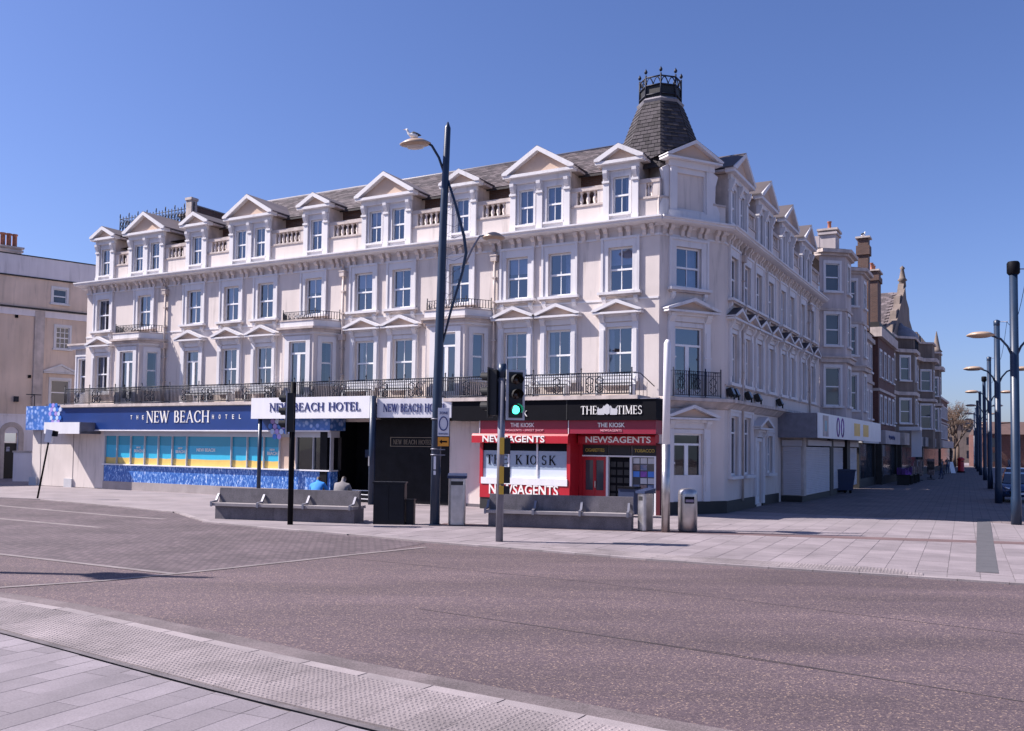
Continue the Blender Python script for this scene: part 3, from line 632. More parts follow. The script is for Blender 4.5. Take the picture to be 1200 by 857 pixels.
def glaze_french(parent, mw, w_, h, tr=.78, y=.135, kind='glass'):
    T = Matrix.Translation; lw = w_ / 2 - .155
    for s in (-1, 1): link('pane', cached(('p', round(lw, 3), round(h * tr - .34, 3), kind), lambda: pane_mesh(lw, h * tr - .34, kind)), parent, mw @ T((s * (.085 + lw / 2), y, .3)))
    link('pane', cached(('p', round(w_ - .14, 3), round(h * (1 - tr) - .1, 3), kind), lambda: pane_mesh(w_ - .14, h * (1 - tr) - .1, kind)), parent, mw @ T((0, y, h * tr + .04)))
    link('room_interior', cached(('r', round(w_, 3), round(h, 3), .9), lambda: interior(w_, h)), parent, mw)
    cm = cached(('c', round(w_ * .26, 2), round(h, 2)), lambda: curtain_mesh(w_ * .26, h)); link('curtain', cm, parent, mw @ T((-w_ / 2, .3, 0)))

# ================================================================== the corner hotel
hotel = thing('corner_hotel', 'cream Victorian corner hotel with white window surrounds, pedimented dormers and slate turret', 'hotel', F(CX, CY, 0, 0))
T = Matrix.Translation
S2 = [31.7, 28.43, 24.72, 22.12, 19.85, 16.86, 13.93, 11.85, 8.87, 6.08, 4.15, 1.56]       # upper windows, metres left of the corner
S1 = [31.72, 22.15, 19.88, 13.82, 11.73, 6.12, 4.17, 1.6]; SD = 24.78; SB = [28.43, 16.86, 8.87]
Z2, H2, Z1, H1 = 8.48, 1.72, 5.12, 2.0
# front wall
b = mb('cream'); holes = [(-s - .5, -s + .5, Z2, Z2 + H2) for s in S2] + [(-s - .525, -s + .525, Z1, Z1 + H1) for s in S1] + [(-SD - .5, -SD + .5, 4.42, Z1 + H1), (-15.3, -12.9, 0, 3.5)]
b.wall(-33.1, 0, 0, 11.0, holes)
b.quad((-33.1, 0, 0), (-33.1, 10, 0), (-33.1, 10, 13.6), (-33.1, 0, 11.0)); b.quad((-33.1, 10, 0), (-4, 10, 0), (-4, 10, 13.6), (-33.1, 10, 13.6))
b.mat('trim').box(-33.12, .03, -.045, .0, 10.52, 10.60); b.mat('trim').box(-33.1, -.02, -.03, .0, 8.13, 8.2)
b.obj('wall', hotel, ML)
b = mb('cream'); cw = [(.75, 1.95, 8.6, 10.17), (.7, 2.05, 4.45, 7.1), (.67, 2.05, .5, 3.05)]
b.wall(0, 3.127, 0, 11.0, cw); b.mat('trim').box(-.02, 3.15, -.045, 0, 10.52, 10.60); b.obj('wall', hotel, MC)
T2 = [1.27, 3.3, 5.25, 7.47, 9.95, 11.95, 14.6, 17.0]
b = mb('cream'); gh = [(.75, 1.85, 1.43, 3.8), (2.75, 3.85, 1.43, 3.8), (4.75, 5.75, .12, 3.1), (6.7, 7.7, 1.43, 3.1), (9.75, 19.2, .0, 3.05)]
b.wall(0, 19.3, 0, 11.0, [(t - .5, t + .5, Z2, Z2 + H2) for t in T2] + [(t - .5, t + .5, Z1, Z1 + H1) for t in T2] + gh)
b.mat('trim').box(-.03, 19.3, -.045, 0, 10.52, 10.60); b.quad((0, 10, 0), (19.3, 10, 0), (19.3, 10, 13), (0, 10, 13)); b.mat('cream').quad((19.28, 0, 3), (19.28, 10, 3), (19.28, 10, 14.9), (19.28, 0, 11)); b.obj('wall', hotel, MR)
# plinth
b = mb('plinth'); b.T = MC; b.box(-.15, 3.2, -.06, 0, 0, .48); b.T = MR; b.box(.0, 4.7, -.06, 0, 0, .46); b.box(5.8, 8.9, -.06, 0, 0, .44); b.T = Matrix.Identity(4); b.obj('plinth', hotel, F(0, 0))
# windows
m2, m1, mr1 = win2(), win1(), None
for s in S2:
    mw = ML @ T((-s, 0, Z2)); o = link('window', m2, hotel, mw); glaze(o, mw, 1.0, H2)
for s in S1:
    mw = ML @ T((-s, 0, Z1)); o = link('window', m1, hotel, mw); glaze(o, mw, 1.05, H1)
for t in T2:
    mw = MR @ T((t, 0, Z2)); o = link('window', m2, hotel, mw); glaze(o, mw, 1.0, H2)
    mw = MR @ T((t, 0, Z1)); o = link('window', cached('w1r', lambda: win1(1.0, H1, 'slate_d')), hotel, mw); glaze(o, mw, 1.0, H1)
b = MB(); hd = Z1 + H1 - 4.42; french(b, 1.0, hd, .80)
b.mat('trim')
for s in (-1, 1):
    xa, xb = sorted((s * .52, s * .77)); b.box(xa, xb, -.09, .03, 0, hd + .2); b.profx([(0, hd + .5), (-.25, hd + .5), (-.24, hd + .38), (-.12, hd + .2), (0, hd + .12)], xa + .03, xb - .03)
b.box(-.52, .52, -.03, .03, hd, hd + .16); b.box(-.77, .77, -.07, .03, hd + .2, hd + .42); b.box(-.8, .8, -.16, 0, hd + .42, hd + .5); pediment(b, 1.0, hd + .48, .50, .34)
mw = ML @ T((-SD, 0, 4.42)); o = b.obj('balcony_door', hotel, mw); glaze_french(o, mw, 1.0, hd, .80)
# chamfer openings
b = MB(); surround(b, 1.2, 1.57, .30, .30); sash(b, 1.2, 1.57); sill(b, 1.2); mw = MC @ T((1.35, 0, 8.6)); o = b.obj('window', hotel, mw); glaze(o, mw, 1.2, 1.57, cur=2)
def chamfer_door(hh, w_, base):
    b = MB().mat('trim')
    for s in (-1, 1):
        xa, xb = sorted((s * (w_ / 2 + .02), s * (w_ / 2 + .32))); b.box(xa, xb, -.09, .03, base, hh + .2); b.box(xa + .06, xb - .06, -.12, 0, base + .4, hh - .2); b.box(xa - .02, xb + .02, -.13, 0, hh * .55, hh * .55 + .07)
        b.profx([(0, hh + .5), (-.25, hh + .5), (-.24, hh + .38), (-.12, hh + .2), (0, hh + .12)], xa + .03, xb - .03)
    b.box(-w_ / 2 - .02, w_ / 2 + .02, -.03, .03, hh, hh + .16); b.box(-w_ / 2 - .3, w_ / 2 + .3, -.07, .03, hh + .2, hh + .42); b.box(-w_ / 2 - .34, w_ / 2 + .34, -.2, 0, hh + .42, hh + .52)
    pediment(b, 1.22, hh + .52, .52, .40); return b
b = chamfer_door(2.65, 1.35, 0); french(b, 1.35, 2.65, .74); mw = MC @ T((1.375, 0, 4.45)); o = b.obj('balcony_door', hotel, mw); glaze_french(o, mw, 1.35, 2.65, .74)
b = chamfer_door(2.55, 1.38, -.02); b.mat('trim').box(-.69, .69, .02, .1, -.1, .98); french(b, 1.38, 2.55, .84); mw = MC @ T((1.36, 0, .5)); o = b.obj('entrance_door', hotel, mw); glaze_french(o, mw, 1.38, 2.55, .84, kind='glass_d')
# ground floor openings of the side street
for t in (1.3, 3.3):
    b = MB(); surround(b, 1.1, 2.37, .2, .22); sash(b, 1.1, 2.37, bar=False, mid=.72); b.mat('trim').box(-.8, .8, -.2, .1, -.14, -.02); mw = MR @ T((t, 0, 1.43)); o = b.obj('window', hotel, mw); glaze(o, mw, 1.1, 2.37, .72, cur=0)
b = chamfer_door(2.7, 1.0, .0); b.mat('sash').box(-.5, .5, .08, .14, .0, 2.7); b.mat('trim').box(-.36, -.05, .05, .09, .3, 2.3); b.box(.05, .36, .05, .09, .3, 2.3); b.obj('side_door', hotel, MR @ T((5.25, 0, .12)))
b = MB(); surround(b, 1.0, 1.67, .2, .22); sash(b, 1.0, 1.67, bar=False); b.mat('trim').box(-.8, .8, -.2, .1, -.14, -.02); mw = MR @ T((7.2, 0, 1.43)); o = b.obj('window', hotel, mw); glaze(o, mw, 1.0, 1.67, cur=0)
# ledges
b = mb('stain'); b.T = MC; b.profx([(0, 4.0), (-.1, 4.05), (-.3, 4.25), (-.42, 4.28), (-.42, 4.40), (0, 4.44)], .0, 3.2); b.T = MR; b.profx([(0, 4.0), (-.1, 4.05), (-.3, 4.25), (-.42, 4.28), (-.42, 4.40), (0, 4.44)], -.1, 19.3); b.profx([(0, 4.95), (-.06, 4.95), (-.06, 5.02), (0, 5.02)], 0, 19.3); b.obj('ledge', hotel, F(0, 0))
# cornice with paired brackets
prof = [(0, 10.88), (-.06, 10.95), (-.30, 10.96), (-.42, 10.98), (-.50, 11.02), (-.50, 11.06), (-.56, 11.10), (-.56, 11.16), (0, 11.24), (.2, 11.24), (.2, 10.86)]
def cornice():
    b = mb('stain')
    for Mx, x0, x1 in ((ML, -33.6, .25), (MC, -.20, 3.33), (MR, -.23, 19.3)):
        b.T = Mx; b.mat('trim').profx(prof, x0, x1)
    b.T = Matrix.Identity(4); return b.obj('cornice', hotel, F(0, 0))
cornice()
brk = mb('cream').profx([(0, 10.56), (-.09, 10.56), (-.12, 10.66), (-.12, 10.74), (-.20, 10.80), (-.24, 10.88), (-.24, 10.955), (0, 10.955)], -.08, .08).mesh('bracket')
for k in range(35):
    for d in (-.16, .16): link('bracket', brk, hotel, ML @ T((-.42 - .945 * k + d, 0, 0)))
for k in range(4):
    for d in (-.14, .14): link('bracket', brk, hotel, MC @ T((.32 + .83 * k + d, 0, 0)))
for k in range(20):
    for d in (-.16, .16): link('bracket', brk, hotel, MR @ T((.5 + .97 * k + d, 0, 0)))
# parapet and balustrades
SDm = [(31.6, 0), (28.33, 1), (24.6, 0), (20.92, 1), (16.75, 0), (12.7, 1), (8.76, 0), (5.05, 1), (1.55, 0)]
TDm = [(1.75, 1), (6.1, 1), (10.6, 1), (15.2, 1)]
bal = mb('cream').lathe([(.075, 0), (.075, .05), (.05, .07), (.085, .2), (.075, .28), (.04, .40), (.045, .46), (.075, .48), (.075, .55)], 8).mesh('baluster')
def parapet(Mx, spans, x0, x1, solid=None):
    for a, c in (solid or spans): b = mb('cream'); b.T = Mx; b.box(a, c, 0, .25, 11.23, 12.0); b.mat('stain').box(a, c, -.04, .29, 11.95, 12.03); b.T = Matrix.Identity(4); b.obj('parapet', hotel, F(0, 0))
    for a, c in spans:
        b = mb('stain'); b.T = Mx; b.box(a, c, -.03, .27, 12.56, 12.72); b.mat('cream').box(a, a + .28, .0, .24, 12.03, 12.56); b.box(c - .28, c, .0, .24, 12.03, 12.56); b.obj('balustrade_rail', hotel, F(0, 0))
        n = max(2, round((c - a - .56) / .27)); st = (c - a - .56) / n
        for i in range(n): link('baluster', bal, hotel, Mx @ T((a + .28 + st * (i + .5), .12, 12.02)))
hw = lambda d: 1.34 if d else .73
sp = []
for (s0, d0), (s1, d1) in zip(SDm, SDm[1:]): sp.append((-s0 + hw(d0), -s1 - hw(d1)))
sp.append((-SDm[-1][0] + hw(0), .0))
parapet(ML, sp, -33.1, .0)
sp = [(0., TDm[0][0] - 1.38)] + [(a[0] + 1.38, b_[0] - 1.38) for a, b_ in zip(TDm, TDm[1:])] + [(TDm[-1][0] + 1.38, 19.2)]
sp = [q for q in sp if q[1] - q[0] > .9]
parapet(MR, sp, 0, 19.25); parapet(MC, [], .0, 3.127, [(-.05, .5), (2.35, 3.15)])
# dormers
def dormer_mesh(double, arch=False):
    W_ = 1.35 if double else .74; ap = 14.56 if double else 14.13; b = mb('trim'); ez = 13.42
    cs = (-.63, .63) if double else (0,)
    b.wall(-W_, W_, 11.22, ez, [(c - .33, c + .33, 11.5, 12.93) for c in cs], .16, -.03)
    b.mat('stain'); b.quad((-W_, -.03, 11.22), (-W_, 3.6, 11.22), (-W_, 3.6, ez), (-W_, -.03, ez)); b.quad((W_, -.03, 11.22), (W_, 3.6, 11.22), (W_, 3.6, ez), (W_, -.03, ez))
    b.mat('trim')
    xs = (-1.22, 0, 1.22) if double else (-.60, .60)
    for x in xs:
        b.box(x - .125, x + .125, -.12, -.0, 11.22, 13.18); b.box(x - .15, x + .15, -.17, 0, 12.72, 12.80); b.profx([(-.12, 12.8), (-.2, 12.9), (-.27, 13.08), (-.28, 13.2), (-.03, 13.2), (-.03, 12.8)], x - .09, x + .09)
        b.box(x - .14, x + .14, -.15, 0, 11.22, 11.42)
    b.box(-W_ - .02, W_ + .02, -.14, 0, 13.2, ez); 
    for c in cs:
        b.box(c - .42, c - .33, -.06, .0, 11.5, 13.0); b.box(c + .33, c + .42, -.06, 0, 11.5, 13.0); b.box(c - .42, c + .42, -.065, 0, 12.93, 13.03); b.box(c - .46, c + .46, -.13, .1, 11.42, 11.5)
    E_ = W_ + .24
    b.box(-E_, E_, -.34, .05, ez, ez + .12)
    z0 = ez + .12
    for s in (-1, 1):   # raking cornice
        b.prism([(s * (E_ + .03), z0), (s * (E_ - .20), z0), (0, ap - .17), (0, ap + .02), (s * (E_ + .03), z0 + .09)], -.38, .05)
    b.mat('tan').prism([(-E_ + .2, z0 + .002), (E_ - .2, z0 + .002), (0, ap - .172)], -.16, .04)
    b.mat('slate'); 
    for s in (-1, 1):   # slated slopes and eaves
        b.add([(s * (E_ + .06), -.30, z0 + .085), (s * (E_ + .06), 3.4, z0 + .085), (0, 4.4, ap + .03), (0, -.385, ap + .03), (s * (E_ + .06), -.30, z0 + .03), (s * (E_ + .06), 3.4, z0 + .03)], [(0, 1, 2, 3), (0, 4, 5, 1)])
        b.mat('stain'); xa, xb = sorted((s * (W_ - .02), s * (E_ + .05))); b.box(xa, xb, .05, 3.2, ez + .02, ez + .115); b.mat('slate')
    b.T = Matrix.Identity(4)
    for c in cs:
        b.T = T((c, -.03, 11.5)); sash(b, .66, 1.43, .07, True, .5, .05)
    b.T = Matrix.Identity(4)
    return b.mesh('dormer')
dm = [dormer_mesh(0), dormer_mesh(1)]
for Mx, lst in ((ML, [(-s, d) for s, d in SDm]), (MR, TDm)):
    for x, d in lst:
        mw = Mx @ T((x, 0, 0)); o = link('dormer', dm[d], hotel, mw)
        for c in ((-.63, .63) if d else (0,)): glaze(o, mw @ T((c, -.03, 11.5)), .66, 1.43, .5, .10, .05, deep=.7)
# blank dormer over the chamfered corner
b = mb('trim'); b.wall(.42, 2.42, 11.22, 13.45, [(.78, 2.06, 11.62, 13.0)], .1, -.06); b.mat('cream').quad((.78, .04, 11.62), (2.06, .04, 11.62), (2.06, .04, 13.0), (.78, .04, 13.0))
b.mat('trim').box(.42, .72, -.14, -.06, 11.22, 13.2); b.box(2.12, 2.42, -.14, -.06, 11.22, 13.2); b.box(.36, 2.48, -.17, -.06, 13.2, 13.45); b.box(.36, 2.48, -.19, -.06, 11.22, 11.5)
b.mat('stain').quad((.42, -.06, 11.2), (.42, 2, 11.2), (.42, 2, 13.45), (.42, -.06, 13.45)); b.quad((2.42, -.06, 11.2), (2.42, 2, 11.2), (2.42, 2, 13.45), (2.42, -.06, 13.45)); b.mat('trim')
b.T = T((1.42, 0, 0)); pediment(b, 1.3, 13.45, .76, .36, y1=.2); b.mat('slate').add([(-1.36, -.36, 13.63), (0, -.36, 14.29), (0, 2.2, 14.29), (-1.36, 2.2, 13.63), (1.36, -.36, 13.63), (1.36, 2.2, 13.63)], [(0, 1, 2, 3), (4, 1, 2, 5)])
b.mat('trim')
for s in (-1, 1): b.prism([(s * 1.0, 11.3), (s * 1.45, 11.3), (s * 1.42, 11.7), (s * 1.2, 12.1), (s * 1.22, 12.7), (s * 1.34, 13.1), (s * 1.0, 13.3)], -.02, .16)
b.T = Matrix.Identity(4); b.obj('blank_dormer', hotel, MC)
# roofs: brick upstand behind the balustrade, slated slope, slates as geometry
def slates(b, O, U, V, nu, nv, su, sv, k, taper=0., nrm=None):
    """overlapping slates on a sloping face: O lower left, U along the course, V up the slope"""
    U = Vector(U); V = Vector(V); O = Vector(O); n = nrm or U.cross(V).normalized(); b.mat(k)
    for j in range(nv):
        w0 = 1 - taper * j / max(nv, 1)
        for i in range(nu):
            o = (i + (.5 if j % 2 else 0)) * su
            if o + su > nu * su + 1e-6: continue
            p = O + U * o + V * (j * sv); g = rnd.uniform(.004, .016)
            b.add([p + n * (.02 + g), p + U * (su * .975) + n * (.02 + g), p + U * (su * .975) + V * (sv * 1.12) + n * .008, p + V * (sv * 1.12) + n * .008, p, p + U * (su * .975)], [(0, 1, 2, 3), (4, 5, 1, 0)])
def roof(Mx, x0, x1, name):
    b = mb('brick_d'); b.T = Mx; b.quad((x0, .95, 11.2), (x1, .95, 11.2), (x1, .95, 13.5), (x0, .95, 13.5)); b.mat('slate_d')
    b.add([(x0, .7, 13.45), (x1, .7, 13.45), (x1, 4.1, 15.62), (x0, 4.1, 15.62), (x0, 9, 13.4), (x1, 9, 13.4), (x0, .7, 13.36), (x1, .7, 13.36)], [(0, 1, 2, 3), (3, 2, 5, 4), (0, 6, 7, 1)])
    b.mat('lead').tube([(x0, 4.1, 15.64), (x1, 4.1, 15.64)], .07, 6); r = b.obj(name, hotel, F(0, 0))
    b = MB(); b.T = Mx; slates(b, (x0, .7, 13.46), (1, 0, 0), Vector((0, 3.4, 2.17)).normalized(), int((x1 - x0) / .36), 18, .36, .224, 'slate'); o = b.obj('roof_slates', r, F(0, 0)); o['kind'] = 'stuff'
roof(ML, -23.9, -2.0, 'slate_roof'); roof(MR, 3.2, 19.25, 'slate_roof')
b = mb('slate_d'); b.T = ML; b.quad((-23.9, 1, 11.3), (0, 1, 11.3), (0, 9, 11.4), (-23.9, 9, 11.4)); b.quad((-33, .3, 13.0), (-23.9, .3, 13.0), (-23.9, 9, 13.2), (-33, 9, 13.2)); b.mat('brick_d').quad((-33, .95, 11.2), (-23.9, .95, 11.2), (-23.9, .95, 13.0), (-33, .95, 13.0)); b.T = Matrix.Identity(4); b.obj('flat_roof', hotel, F(0, 0))
b = mb('brick_d'); b.T = ML; b.profx([(.96, 11.3), (.96, 13.3), (4.1, 15.5), (8.9, 13.3), (8.9, 11.3)], -24.05, -23.91); b.box(-27.6, -27.3, 2.2, 5.4, 13.0, 15.35); b.mat('stain').box(-27.66, -27.24, 1.85, 2.25, 13.0, 15.62); b.box(-27.70, -27.20, 1.8, 2.3, 15.62, 15.76); b.mat('lead').box(-27.65, -27.25, 2.25, 5.4, 15.35, 15.42); b.T = Matrix.Identity(4); b.obj('party_wall', hotel, F(0, 0))
# iron cresting round the roof terrace
b = mb('iron'); b.T = ML
for i in range(25):
    x = -33.2 + i * .25; b.tube([(x, 2.0, 14.3), (x, 2.0, 15.35)], .026, 4)
    if i % 3 == 0: b.tube([(x, 2.0, 15.3), (x, 2.0, 15.52)], .03, 4)
    if i < 24: b.tube([(x, 2, 14.55), (x + .125, 2, 14.8), (x + .25, 2, 14.55)], .022, 4); b.tube([(x, 2, 14.8), (x + .125, 2, 15.1), (x + .25, 2, 14.8)], .022, 4)
for z in (14.35, 14.85, 15.22): b.tube([(-33.2, 2, z), (-27.2, 2, z)], .022, 4); b.tube([(-33.2, 2, z), (-33.2, 6, z)], .022, 4)
for i in range(9): b.tube([(-33.2, 2 + i * .5, 14.3), (-33.2, 2 + i * .5, 15.4)], .02, 4)
b.mat('lead').box(-33.3, -27.1, 1.85, 2.15, 13.0, 14.32); b.T = Matrix.Identity(4); b.obj('roof_cresting', hotel, F(0, 0))
b = mb('brick_d'); b.T = ML; b.box(-28.6, -27.7, 2.3, 3.1, 13, 14.9); b.mat('stain').box(-28.7, -27.6, 2.2, 3.2, 14.9, 15.05); b.T = Matrix.Identity(4); ch = b.obj('chimney', hotel, F(0, 0))
pot = mb('pot').lathe([(.13, 0), (.15, .05), (.11, .12), (.10, .5), (.13, .52), (.13, .58)], 10).mesh('chimney_pot')
for d in (-.2, .2): link('chimney_pot', pot, ch, ML @ T((-28.15 + d, 2.7, 15.05)))
# turret
TX, TY = 5.87, 36.35
def octa(r, z, ph=R(-98)): return [(r * math.cos(ph + k * PI / 4), r * math.sin(ph + k * PI / 4), z) for k in range(8)]
b = mb('slate_d'); b.T = F(TX, TY)
rings = [(2.15, 13.2), (1.72, 14.15), (1.48, 14.8), (1.10, 15.8), (.90, 16.28)]
for (r0, z0), (r1, z1) in zip(rings, rings[1:]):
    A, B = octa(r0, z0), octa(r1, z1); b.add(A + B, [(k, (k + 1) % 8, 8 + (k + 1) % 8, 8 + k) for k in range(8)])
b.mat('lead'); b.add(octa(.92, 16.26) + octa(.96, 16.36) + octa(.86, 16.46), [(k, (k + 1) % 8, 8 + (k + 1) % 8, 8 + k) for k in range(8)] + [(8 + k, 8 + (k + 1) % 8, 16 + (k + 1) % 8, 16 + k) for k in range(8)] + [tuple(range(16, 24))])
b.T = Matrix.Identity(4); tur = b.obj('turret', hotel, F(0, 0))
b = MB(); b.T = F(TX, TY)
for (r0, z0), (r1, z1) in zip(rings, rings[1:]):
    A, B = octa(r0, z0), octa(r1, z1)
    for k in range(8):
        a0, a1, b0, b1 = Vector(A[k]), Vector(A[(k + 1) % 8]), Vector(B[k]), Vector(B[(k + 1) % 8]); nr = (a1 - a0).cross(b0 - a0).normalized()
        rows = max(2, round((b0 - a0).length / .19))
        for j in range(rows):
            f0, f1 = j / rows, min(1, (j + 1.15) / rows); l0, l1 = a0.lerp(b0, f0), a1.lerp(b1, f0); u0, u1 = a0.lerp(b0, f1), a1.lerp(b1, f1); n = max(2, round((l1 - l0).length / .27)); off = .5 / n if j % 2 else 0; b.mat('slate_t')
            cuts = sorted({0., 1., *[min(1, max(0, i / n + off)) for i in range(n + 1)]})
            for c0, c1 in zip(cuts, cuts[1:]):
                if c1 - c0 < .02: continue
                c1 -= .012; g = rnd.uniform(.010, .02); b.add([l0.lerp(l1, c0) + nr * (.012 + g), l0.lerp(l1, c1) + nr * (.012 + g), u0.lerp(u1, c1) + nr * .006, u0.lerp(u1, c0) + nr * .006, l0.lerp(l1, c0), l0.lerp(l1, c1)], [(0, 1, 2, 3), (4, 5, 1, 0)])
b.T = Matrix.Identity(4); o = b.obj('turret_slates', tur, F(0, 0)); o['kind'] = 'stuff'
b = mb('blackmatt'); b.T = F(TX, TY); b.add(octa(.80, 16.45) + octa(.80, 16.95), [(k, (k + 1) % 8, 8 + (k + 1) % 8, 8 + k) for k in range(8)]); b.mat('iron')
P = octa(.83, 16.45)
for k in range(8):
    x, y, z = P[k]; x2, y2, _ = P[(k + 1) % 8]
    b.tube([(x, y, 16.45), (x, y, 17.40)], .036, 6); b.lathe([(.0, 0), (.055, .04), (.075, .09), (.055, .14), (.02, .2), (.0, .24)], 6, (x, y, 17.44))
    for z in (16.6, 16.97, 17.30): b.tube([(x, y, z), (x2, y2, z)], .032, 4)
    m_ = ((x + x2) / 2, (y + y2) / 2)
    for q in (0, 1):
        pts = []
        for i in range(9):
            a = PI * i / 8; f = (.5 * q + .5 * (i / 8)); pts.append((x + (x2 - x) * f, y + (y2 - y) * f, 17.0 + .27 * math.sin(a)))
        b.tube(pts, .024, 4)
b.T = Matrix.Identity(4); b.obj('iron_crown', tur, F(0, 0))
# bays: canted, white trimmed, with a small railing on the roof
def bay_mesh():
    b = MB(); P = [(-1.62, 0), (-.92, -1.0), (.92, -1.0), (1.62, 0)]; fr = []
    for i, ((x0, y0), (x1, y1)) in enumerate(zip(P, P[1:])):
        L_ = math.hypot(x1 - x0, y1 - y0); Mf = F(x0, y0, 0, math.atan2(y1 - y0, x1 - x0)); b.T = Mf
        w_, zb, h = (1.0, 4.42, 2.72) if i == 1 else (.5, 5.2, 1.9)
        b.mat('cream').wall(0, L_, 4.3, 7.62, [(L_ / 2 - w_ / 2, L_ / 2 + w_ / 2, zb, zb + h)], .15)
        b.T = Mf @ T((L_ / 2, 0, zb)); e = .25 if i == 1 else .17
        b.mat('trim'); b.box(-w_ / 2 - e, -w_ / 2, -.05, .02, 0, h); b.box(w_ / 2, w_ / 2 + e, -.05, .02, 0, h); b.box(-w_ / 2 - e, w_ / 2 + e, -.05, .02, h, h + .24)
        if i == 1: french(b, w_, h, .80, .08)
        else: b.box(-w_ / 2 - e, w_ / 2 + e, -.14, .1, -.1, 0); sash(b, w_, h, .08, False, .5, .05)
        fr.append((Mf @ T((L_ / 2, 0, zb)), w_, h))
    b.T = Matrix.Identity(4)
    def ring(o): return [(-1.62 - o, .0), (-.92 - o * .6, -1.0 - o), (.92 + o * .6, -1.0 - o), (1.62 + o, .0)]
    b.mat('trim').slabp(ring(.05), 7.45, 7.56); b.mat('stain').slabp(ring(.16), 7.56, 7.68); b.slabp(ring(.26), 7.68, 7.78); b.mat('trim').slabp(ring(.12), 7.78, 8.06); b.mat('stain').slabp(ring(.15), 8.06, 8.11)
    return b.mesh('bay'), fr
bm_, bfr = bay_mesh()
def rail_piece(b, p, q, z0, z1, step=.1, r=.008, post=True):
    p, q = Vector(p), Vector(q); L_ = (q - p).length; n = max(1, round(L_ / step))
    for i in range(1, n): c = p.lerp(q, i / n); b.tube([(c.x, c.y, z0 + .05), (c.x, c.y, z1)], r, 4)
    for z in (z0 + .06, z1): b.tube([(p.x, p.y, z), (q.x, q.y, z)], .016, 4)
for s in SB:
    mw = ML @ T((-s, 0, 0)); o = link('bay', bm_, hotel, mw)
    for i, (fm, w_, h) in enumerate(bfr):
        if i == 1: glaze_french(o, mw @ fm, w_, h, .80, .11)
        else: glaze(o, mw @ fm, w_, h, .5, .11, .05, cur=0, deep=.5)
    b = mb('iron'); P = [(-1.6, -.05), (-.95, -.98), (.95, -.98), (1.6, -.05)]
    for p, q in zip(P, P[1:]): rail_piece(b, (*p, 0), (*q, 0), 8.11, 8.50, .12, .016)
    for x, y in P: b.tube([(x, y, 8.1), (x, y, 8.62)], .022, 5)
    for i in range(7):
        x = -.8 + i * .26; b.tube([(x, -.98, 8.18), (x + .09, -.98, 8.3), (x, -.98, 8.42), (x - .09, -.98, 8.3), (x, -.98, 8.18)], .012, 4)
    b.obj('bay_railing', o, mw)
# corner bay at the far left end
b = mb('cream'); Me = ML @ T((-33.1, 0, 0)); b.wall(-1.35, 0, 3.9, 7.6, [(-1.0, -.35, 5.1, 7.05)], .15, .35); b.quad((-1.35, .35, 3.9), (-1.9, 1.3, 3.9), (-1.9, 1.3, 7.6), (-1.35, .35, 7.6)); b.quad((-1.9, 1.3, 3.9), (-1.9, 3.5, 3.9), (-1.9, 3.5, 7.6), (-1.9, 1.3, 7.6))
b.mat('trim').slabp([(-1.55, .15), (.0, .15), (0, 3.5), (-2.1, 3.5), (-2.1, 1.2)], 7.6, 7.8); b.mat('stain').slabp([(-1.7, .05), (.0, .05), (0, 3.5), (-2.2, 3.5), (-2.2, 1.1)], 7.8, 7.9)
b.T = T((-.675, .35, 5.1)); surround(b, .65, 1.95, .2, .2); sash(b, .65, 1.95, .08, False); b.T = Matrix.Identity(4); o = b.obj('bay', hotel, Me); glaze(o, Me @ T((-.675, .35, 5.1)), .65, 1.95, .5, .115, cur=1, deep=.6)
# balcony slab, railing panels, chamfer railing
b = mb('stain'); b.T = ML; b.box(-33.3, -.35, -1.28, .0, 4.28, 4.42); b.T = Matrix.Identity(4); b.obj('balcony_slab', hotel, F(0, 0))
PW = 2.03
def panel_mesh(seed):
    b = mb('iron'); rail_piece(b, (0, 0, 0), (PW, 0, 0), 0, .84, .095, .019)
    b.tube([(0, 0, .72), (PW, 0, .72)], .02, 4); b.tube([(0, 0, .84), (PW, 0, .84)], .03, 4); b.tube([(0, 0, .07), (PW, 0, .07)], .03, 4)
    b.tube([(0, 0, 0), (0, 0, .98)], .026, 6); b.lathe([(0, 0), (.04, .03), (0, .09)], 6, (0, 0, .97))
    for c in ((.35, .75) if seed else (1.0,)):
        for k in (-1, 1):
            b.tube([(c, 0, .08), (c + k * .15, 0, .2), (c + k * .13, 0, .36), (c, 0, .40), (c + k * .12, 0, .46), (c + k * .15, 0, .6), (c, 0, .7)], .026, 4)
            b.tube([(c + k * .05, 0, .2), (c + k * .09, 0, .28), (c + k * .04, 0, .34)], .016, 4)
    return b.mesh('railing_panel')
pm = [panel_mesh(0), panel_mesh(1)]
for k in range(16): link('railing_panel', pm[k % 2], hotel, ML @ T((-33.1 + PW * k, -1.17, 4.42)))
b = mb('iron'); b.tube([(-.62, -1.17, 4.42), (-.62, -1.17, 5.45)], .03, 6); b.tube([(-.62, -1.17, 5.26), (-.5, -.6, 5.26), (-.15, -.05, 4.8)], .018, 4)
for f in (.2, .4, .6, .8): b.tube([(-.62 + .35 * f, -1.17 + 1.05 * f, 4.42), (-.62 + .35 * f, -1.17 + 1.05 * f, 5.2 - .3 * f)], .010, 4)
b.obj('railing_return', hotel, ML)
b = mb('iron'); rail_piece(b, (.38, -.38, 0), (2.62, -.38, 0), 4.44, 5.40, .085, .013); b.tube([(.38, -.38, 5.25), (2.62, -.38, 5.25)], .012, 4)
for x in (.38, 1.12, 1.88, 2.62): b.tube([(x, -.38, 4.44), (x, -.38, 5.52)], .024, 5)
